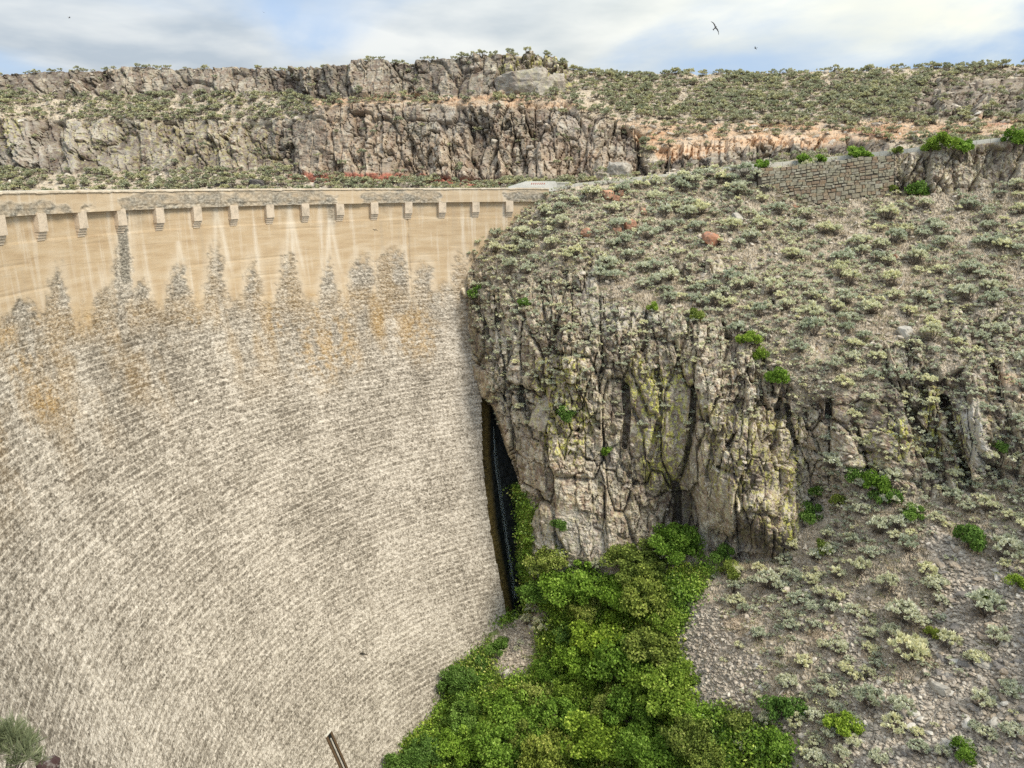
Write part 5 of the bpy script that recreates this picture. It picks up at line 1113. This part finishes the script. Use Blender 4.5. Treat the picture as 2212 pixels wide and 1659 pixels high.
# ------------------------------------------------------------------ road, barrier and the works at the dam end
def bar_top(px): return np.interp(px, [1205, 1240, 1360, 1440, 1500, 1600, 1700, 1960, 2212, 2520], [405, 397, 384, 376, 370, 356, 349, 321, 291, 254])
def bar_base(px):
    tp = np.interp(px, [900, 1150, 1200, 1260, 1400, 1560, 1600, 1640, 1960, 2212, 2520], [470, 437, 412, 400, 390, 366, 372, 366, 330, 300, 262])
    return Y1(np.array([px], float), np.array([tp], float))[0]+0.55
bpx = np.linspace(1212, 2500, 44)
BT = np.array([P(q, bar_top(q), bar_base(q)) for q in bpx])
for _ in range(4): BT[1:-1, 1] = 0.25*BT[:-2, 1]+0.5*BT[1:-1, 1]+0.25*BT[2:, 1]
BT = np.array([P(q, bar_top(q), b[1]) for q, b in zip(bpx, BT)])
barrier = empty('road_barrier', tuple(BT[20]-np.array([0, 0, .8]))); tag(barrier, 'low pale concrete barrier following the climbing canyon road', 'barrier')
for i in range(len(BT)-1):
    a, b = BT[i], BT[i+1]; d = (b-a)/np.linalg.norm(b-a); a = a+d*0.02; b = b-d*0.02
    nn_ = np.array([-d[1], d[0], 0]); nn_ /= np.linalg.norm(nn_); jz = rs.uniform(-.02, .02)
    c8 = np.array([a-[0, 0, .95], b-[0, 0, .95], b-[0, 0, .95]+nn_*.32, a-[0, 0, .95]+nn_*.32, a+nn_*.05+[0, 0, jz], b+nn_*.05+[0, 0, jz], b+nn_*.27+[0, 0, jz], a+nn_*.27+[0, 0, jz]])
    B = Boxes(); B.hexa(c8); o = link('barrier_panel', B.mesh('barrier_panel', [M_CONC]), barrier); o.matrix_parent_inverse = Matrix.Translation(-barrier.location)
rdA = BT-np.array([0, 0, 0.82]); V = []
for q in (0.35, 2.6, 4.8, 7.5): V.append(rdA+np.array([0.0, q, 0.0]))
V = np.stack(V)
rd = link('road', mesh_from('road', V.reshape(-1, 3), grid_faces(4, len(BT)), [M_ROAD])); tag(rd, kind='structure')
# apron between crest and road
B = Boxes(); pA = P(1205, 407, 100.5); B.box(1.5, 8.5, 99.9, 106.5, -2.6, -1.42)
ap = link('crest_apron', B.mesh('crest_apron', [M_ROAD])); tag(ap, kind='structure')
q0, q1 = P(1204, 396, 99.2), P(1232, 424, 99.2)
B = Boxes(); B.box(q0[0], q1[0], 99.2, 100.3, q1[2], q0[2]); B2 = Boxes(); B2.box(q0[0]-.07, q1[0]+.07, 99.13, 100.37, q0[2], q0[2]+.14)
pier = empty('end_pier', ((q0[0]+q1[0])/2, 99.7, q1[2])); tag(pier, 'square pale concrete pier where the dam crest meets the slope', 'pier')
for nm, b_ in (('post', B), ('cap', B2)): o = link(nm, b_.mesh(nm, [M_CONC]), pier); o.matrix_parent_inverse = Matrix.Translation(-pier.location)
abut = empty('approach_wall', tuple(P(1160, 404, 104.0))); tag(abut, 'white concrete approach wall with red hatch marks behind the crest end', 'wall')
Yw = 104.0; pts = [P(1098, 403, Yw), P(1136, 391.5, Yw), P(1200, 391.5, Yw), P(1206, 403, Yw)]
low_ = pts[0][2]-0.6
Vv = [(p[0], Yw, low_) for p in pts]+[tuple(p) for p in pts]+[(p[0], Yw+.5, low_) for p in pts]+[(p[0], Yw+.5, p[2]) for p in pts]
Ff = []
for i in range(3): Ff += [(i, i+1, i+5, i+4), (i+8, i+12, i+13, i+9), (i+4, i+5, i+13, i+12)]
Ff += [(3, 11, 15, 7), (0, 4, 12, 8)]
o = link('wall_body', mesh_from('wall_body', Vv, Ff, [mat_concrete('white_concrete', (0.72, 0.70, 0.62), (0.45, 0.42, 0.35), .4)]), abut); o.matrix_parent_inverse = Matrix.Translation(-abut.location)
M_RED = mat_plain('faded_red_paint', (0.50, 0.13, 0.09)); B = Boxes()
for k in range(7):
    a = P(1148+k*4.5, 395, Yw-.004); b = P(1150+k*4.5, 398.5, Yw-.004); B.hexa([(a[0]-.06, Yw-.01, b[2]), (a[0]+.06, Yw-.01, b[2]), (a[0]+.06, Yw+.01, b[2]), (a[0]-.06, Yw+.01, b[2]), (a[0]+.02, Yw-.01, a[2]), (a[0]+.14, Yw-.01, a[2]), (a[0]+.14, Yw+.01, a[2]), (a[0]+.02, Yw+.01, a[2])])
o = link('red_hatching', B.mesh('red_hatching', [M_RED]), abut); o.matrix_parent_inverse = Matrix.Translation(-abut.location)
# marker post
a = P(1357, 370, 100.6); V, F = tube_arrays([(0, 0, -1.4), (0, 0, 0)], [0.05, 0.05], 8)
mp = link('marker_post', mesh_from('marker_post', V, F, [M_PALE]), None, tuple(a)); tag(mp, 'thin white marker post standing at the road edge', 'post')
# weathered logs and branches
M_WOOD = mat_plain('bleached_wood', (0.52, 0.47, 0.39))
def branch(nm, pxs, lab, r=0.06, gf=None, fork=True):
    pp = [np.array((ground2 if gf else ground1)(*q)[0])+np.array([0, -.15, .22]) for q in pxs]; c = sum(pp)/len(pp)
    n = len(pp); parts = [tube_arrays([p-c for p in pp], list(np.linspace(r, r*.5, n)), 6)]
    if fork: m = pp[n//2]-c; parts.append(tube_arrays([m, m+np.array([.35, .05, .55]), m+np.array([.4, -.1, .95])], [r*.6, r*.4, r*.2], 5))
    V, F = join_arrays(parts); o = link(nm, mesh_from(nm, V, F, [M_WOOD]), None, tuple(c)); tag(o, lab, 'branch'); return o
branch('fallen_log', [(1052, 391), (1064, 397), (1077, 403)], 'pale fallen log on the red bank beyond the crest', .17, True, False)
branch('dead_branch', [(1936, 634), (1945, 624), (1952, 610)], 'bleached forked branch on the right hillside', .07)
branch('dead_branch', [(1893, 540), (1900, 548), (1908, 556)], 'short bleached stick below the basalt bank', .08, fork=False)
branch('dead_branch', [(2008, 1572), (2010, 1556), (2004, 1545)], 'upright bleached twig on the dark scree', .05)
branch('dead_branch', [(1635, 1600), (1648, 1590), (1640, 1575)], 'twisted bleached stem beside the dark green bushes', .07)
branch('dead_branch', [(1690, 1495), (1672, 1520), (1640, 1530)], 'twisted grey root at the lower end of the gravel fan', .07)

# ------------------------------------------------------------------ water falling in the slot
M_WAT, t = new_mat('falling_water')
tc = t.n('ShaderNodeUVMap').outputs[0]; nw = t.noise(t.mapping(tc, (9, 0.06, 1)), 1.0, 3, .5)
pb = t.n('ShaderNodeBsdfPrincipled', {'Base Color': (0.50, 0.60, 0.58, 1), 'Roughness': 0.35, 'Alpha': t.ramp(nw, [(0.46, 0.0), (0.66, 0.38)])}); t.n('ShaderNodeOutputMaterial', {'Surface': pb.outputs[0]})
wy = np.linspace(925, 1300, 60); wx = np.interp(wy, [925, 1000, 1080, 1180, 1300], [1062, 1068, 1080, 1094, 1112])
ws, wdp = dam_hit(wx, wy); wwid = np.interp(wy, [925, 1000, 1150, 1300], [.10, .28, .34, .40])
uu_, dd_ = np.meshgrid(np.linspace(-1, 1, 14), np.arange(60)); SSw = ws[dd_]+0.62+uu_*wwid[dd_]; DDw = wdp[dd_]+0*uu_
OOw = -0.85+0.16*np.cos(uu_*1.4)
wf = link('waterfall', mesh_from('waterfall', dam_pt(SSw, DDw, OOw).reshape(-1, 3), grid_faces(60, 14), [M_WAT], uv=np.stack([uu_*.5, DDw], -1).reshape(-1, 2), smooth=True)); tag(wf, 'thin white thread of water falling down the dark slot beside the dam', 'waterfall')

# ------------------------------------------------------------------ moss tufts on the slot's rock wall
rs = np.random.RandomState(41); mm = poly_mask(px1, py1, [(1070, 930), (1086, 950), (1112, 1040), (1146, 1100), (1150, 1330), (1120, 1330), (1112, 1200), (1085, 1060)], 4)
i6, j6 = world_samples(G1_, mm*(px1 > np.interp(py1, SLOT_Y, SLOT_X)-2)+1e-9, 900, rs)
o = gn_scatter('hanging_moss', G1_[i6, j6], rs.uniform(0.35, 0.7, len(i6)), rs.choice(3, len(i6)), [clump(51, M_GREEN[0], 60, .12), clump(52, M_GREEN[1], 50, .14), clump(53, M_GREEN[3], 50, .14)]); tag(o, 'bright moss and ferns hanging on the rock beside the slot', 'moss', kind='stuff')

# ------------------------------------------------------------------ the near bank, its shrub and dark red rock (bottom left corner)
bx, by = np.meshgrid(np.linspace(-9.0, -3.7, 50), np.linspace(1.0, 7.6, 60))
bz = -6.75+0.10*fbm(bx, by, bx*0, 4, 5)-0.25*(bx+6.5)*0.4-np.exp((bx+4.4)*3)*0.25-np.exp((by-7.3)*3)*.5-(by-6)*.12
nbk = link('near_bank', mesh_from('near_bank', np.stack([bx, by, bz], -1).reshape(-1, 3), grid_faces(60, 50), [M_TER], attrs=dict(rock=0*bx, gravel=0*bx+.3))); tag(nbk, kind='structure')
g = P(99, 1646, 6.9); add_stone('red_boulder', g+np.array([0.0, 0, -.06]), 0.125, 'small dark red boulder behind the twiggy shrub in the near corner', 'boulder', None, mat_stone('dark_red_rock', [(0, (.035, .018, .018)), (1, (.05, .025, .022))]), e=(0.1, .2, .6), lift=0)
NS = crown_arrays(600, 30, 80, 0.04, .8, .3, -.1)
V, F, R, SV, SF = sage_arrays(601, 60, 90, 0.013, 0.24, .8)
M_NEAR = mat_leaf('needle_leaves', [(0.0, (0.07, 0.08, 0.04)), (0.5, (0.20, 0.22, 0.11)), (1.0, (0.38, 0.39, 0.22))], 0.2)
g = P(-20, 1690, 6.4)
place('near_shrub', [('foliage', mesh_from('near_foliage', V, F, [M_NEAR], attrs={'rnd': R})), ('stem', mesh_from('near_stem', SV, SF, [M_TWIG]))], tuple(g+np.array([0, 0, -.25])), (.56, .5, .85), .4, 'soft grey green shrub in the near bottom left corner', 'shrub')

# ------------------------------------------------------------------ birds
def bird_mesh():
    parts = []; ring = [(-.5, .01), (-.42, .05), (-.2, .085), (.05, .10), (.25, .075), (.36, .055), (.44, .045), (.52, .008)]
    V, F = tube_arrays([(q, 0, 0) for q, _ in ring], [r for _, r in ring], 8); parts.append((V, F))
    for sg in (-1, 1):
        sec = [(0.05, .20, -.16, .03, 0.05), (0.38, .24, -.10, .02, .10), (0.72, .12, -.10, .014, .10), (1.05, -.12, -.26, .006, .04)]
        V = []
        for y, xf, xb, th, zz_ in sec: V += [(xf, sg*y, zz_), ((xf+xb)/2, sg*y, zz_+th), (xb, sg*y, zz_), ((xf+xb)/2, sg*y, zz_-th)]
        F = [(i*4+q, i*4+(q+1) % 4, i*4+4+(q+1) % 4, i*4+4+q) for i in range(3) for q in range(4)]+[(12, 13, 14, 15)]
        parts.append((np.array(V), np.array(F)))
    V = np.array([(-.44, -.05, 0), (-.44, .05, 0), (-.78, .13, 0), (-.78, -.13, 0), (-.44, -.05, .015), (-.44, .05, .015), (-.78, .13, .01), (-.78, -.13, .01)])
    parts.append((V, np.array([(0, 1, 2, 3), (4, 7, 6, 5), (0, 4, 5, 1), (1, 5, 6, 2), (2, 6, 7, 3), (3, 7, 4, 0)])))
    V, F = join_arrays(parts); return mesh_from('bird', V, F, [M_BIRD], smooth=True)
BM = bird_mesh()
for qx, qy, Yd, sc_b, rt_, lb in ((1545, 60, 40, .34, (1.15, -.5, .9), 'dark hawk-like bird gliding high over the right plateau'), (150, 38, 90, .24, (.6, .3, .4), 'tiny dark bird over the left end of the mesa'), (570, 27, 90, .16, (.5, .2, 1.4), 'tiny speck of a bird high above the mesa, left of center'),
                                   (1632, 104, 90, .30, (.4, .1, 2.6), 'tiny pale-looking bird just right below the gliding hawk'), (810, 497, 60, .26, (.3, .3, 2.4), 'small dark bird flying in front of the tan dam face')):
    o = link('bird', BM, None, tuple(P(qx, qy, Yd))); o.scale = (sc_b*1.0,)*3; o.rotation_euler = rt_; tag(o, lb, 'bird', 'birds in flight')
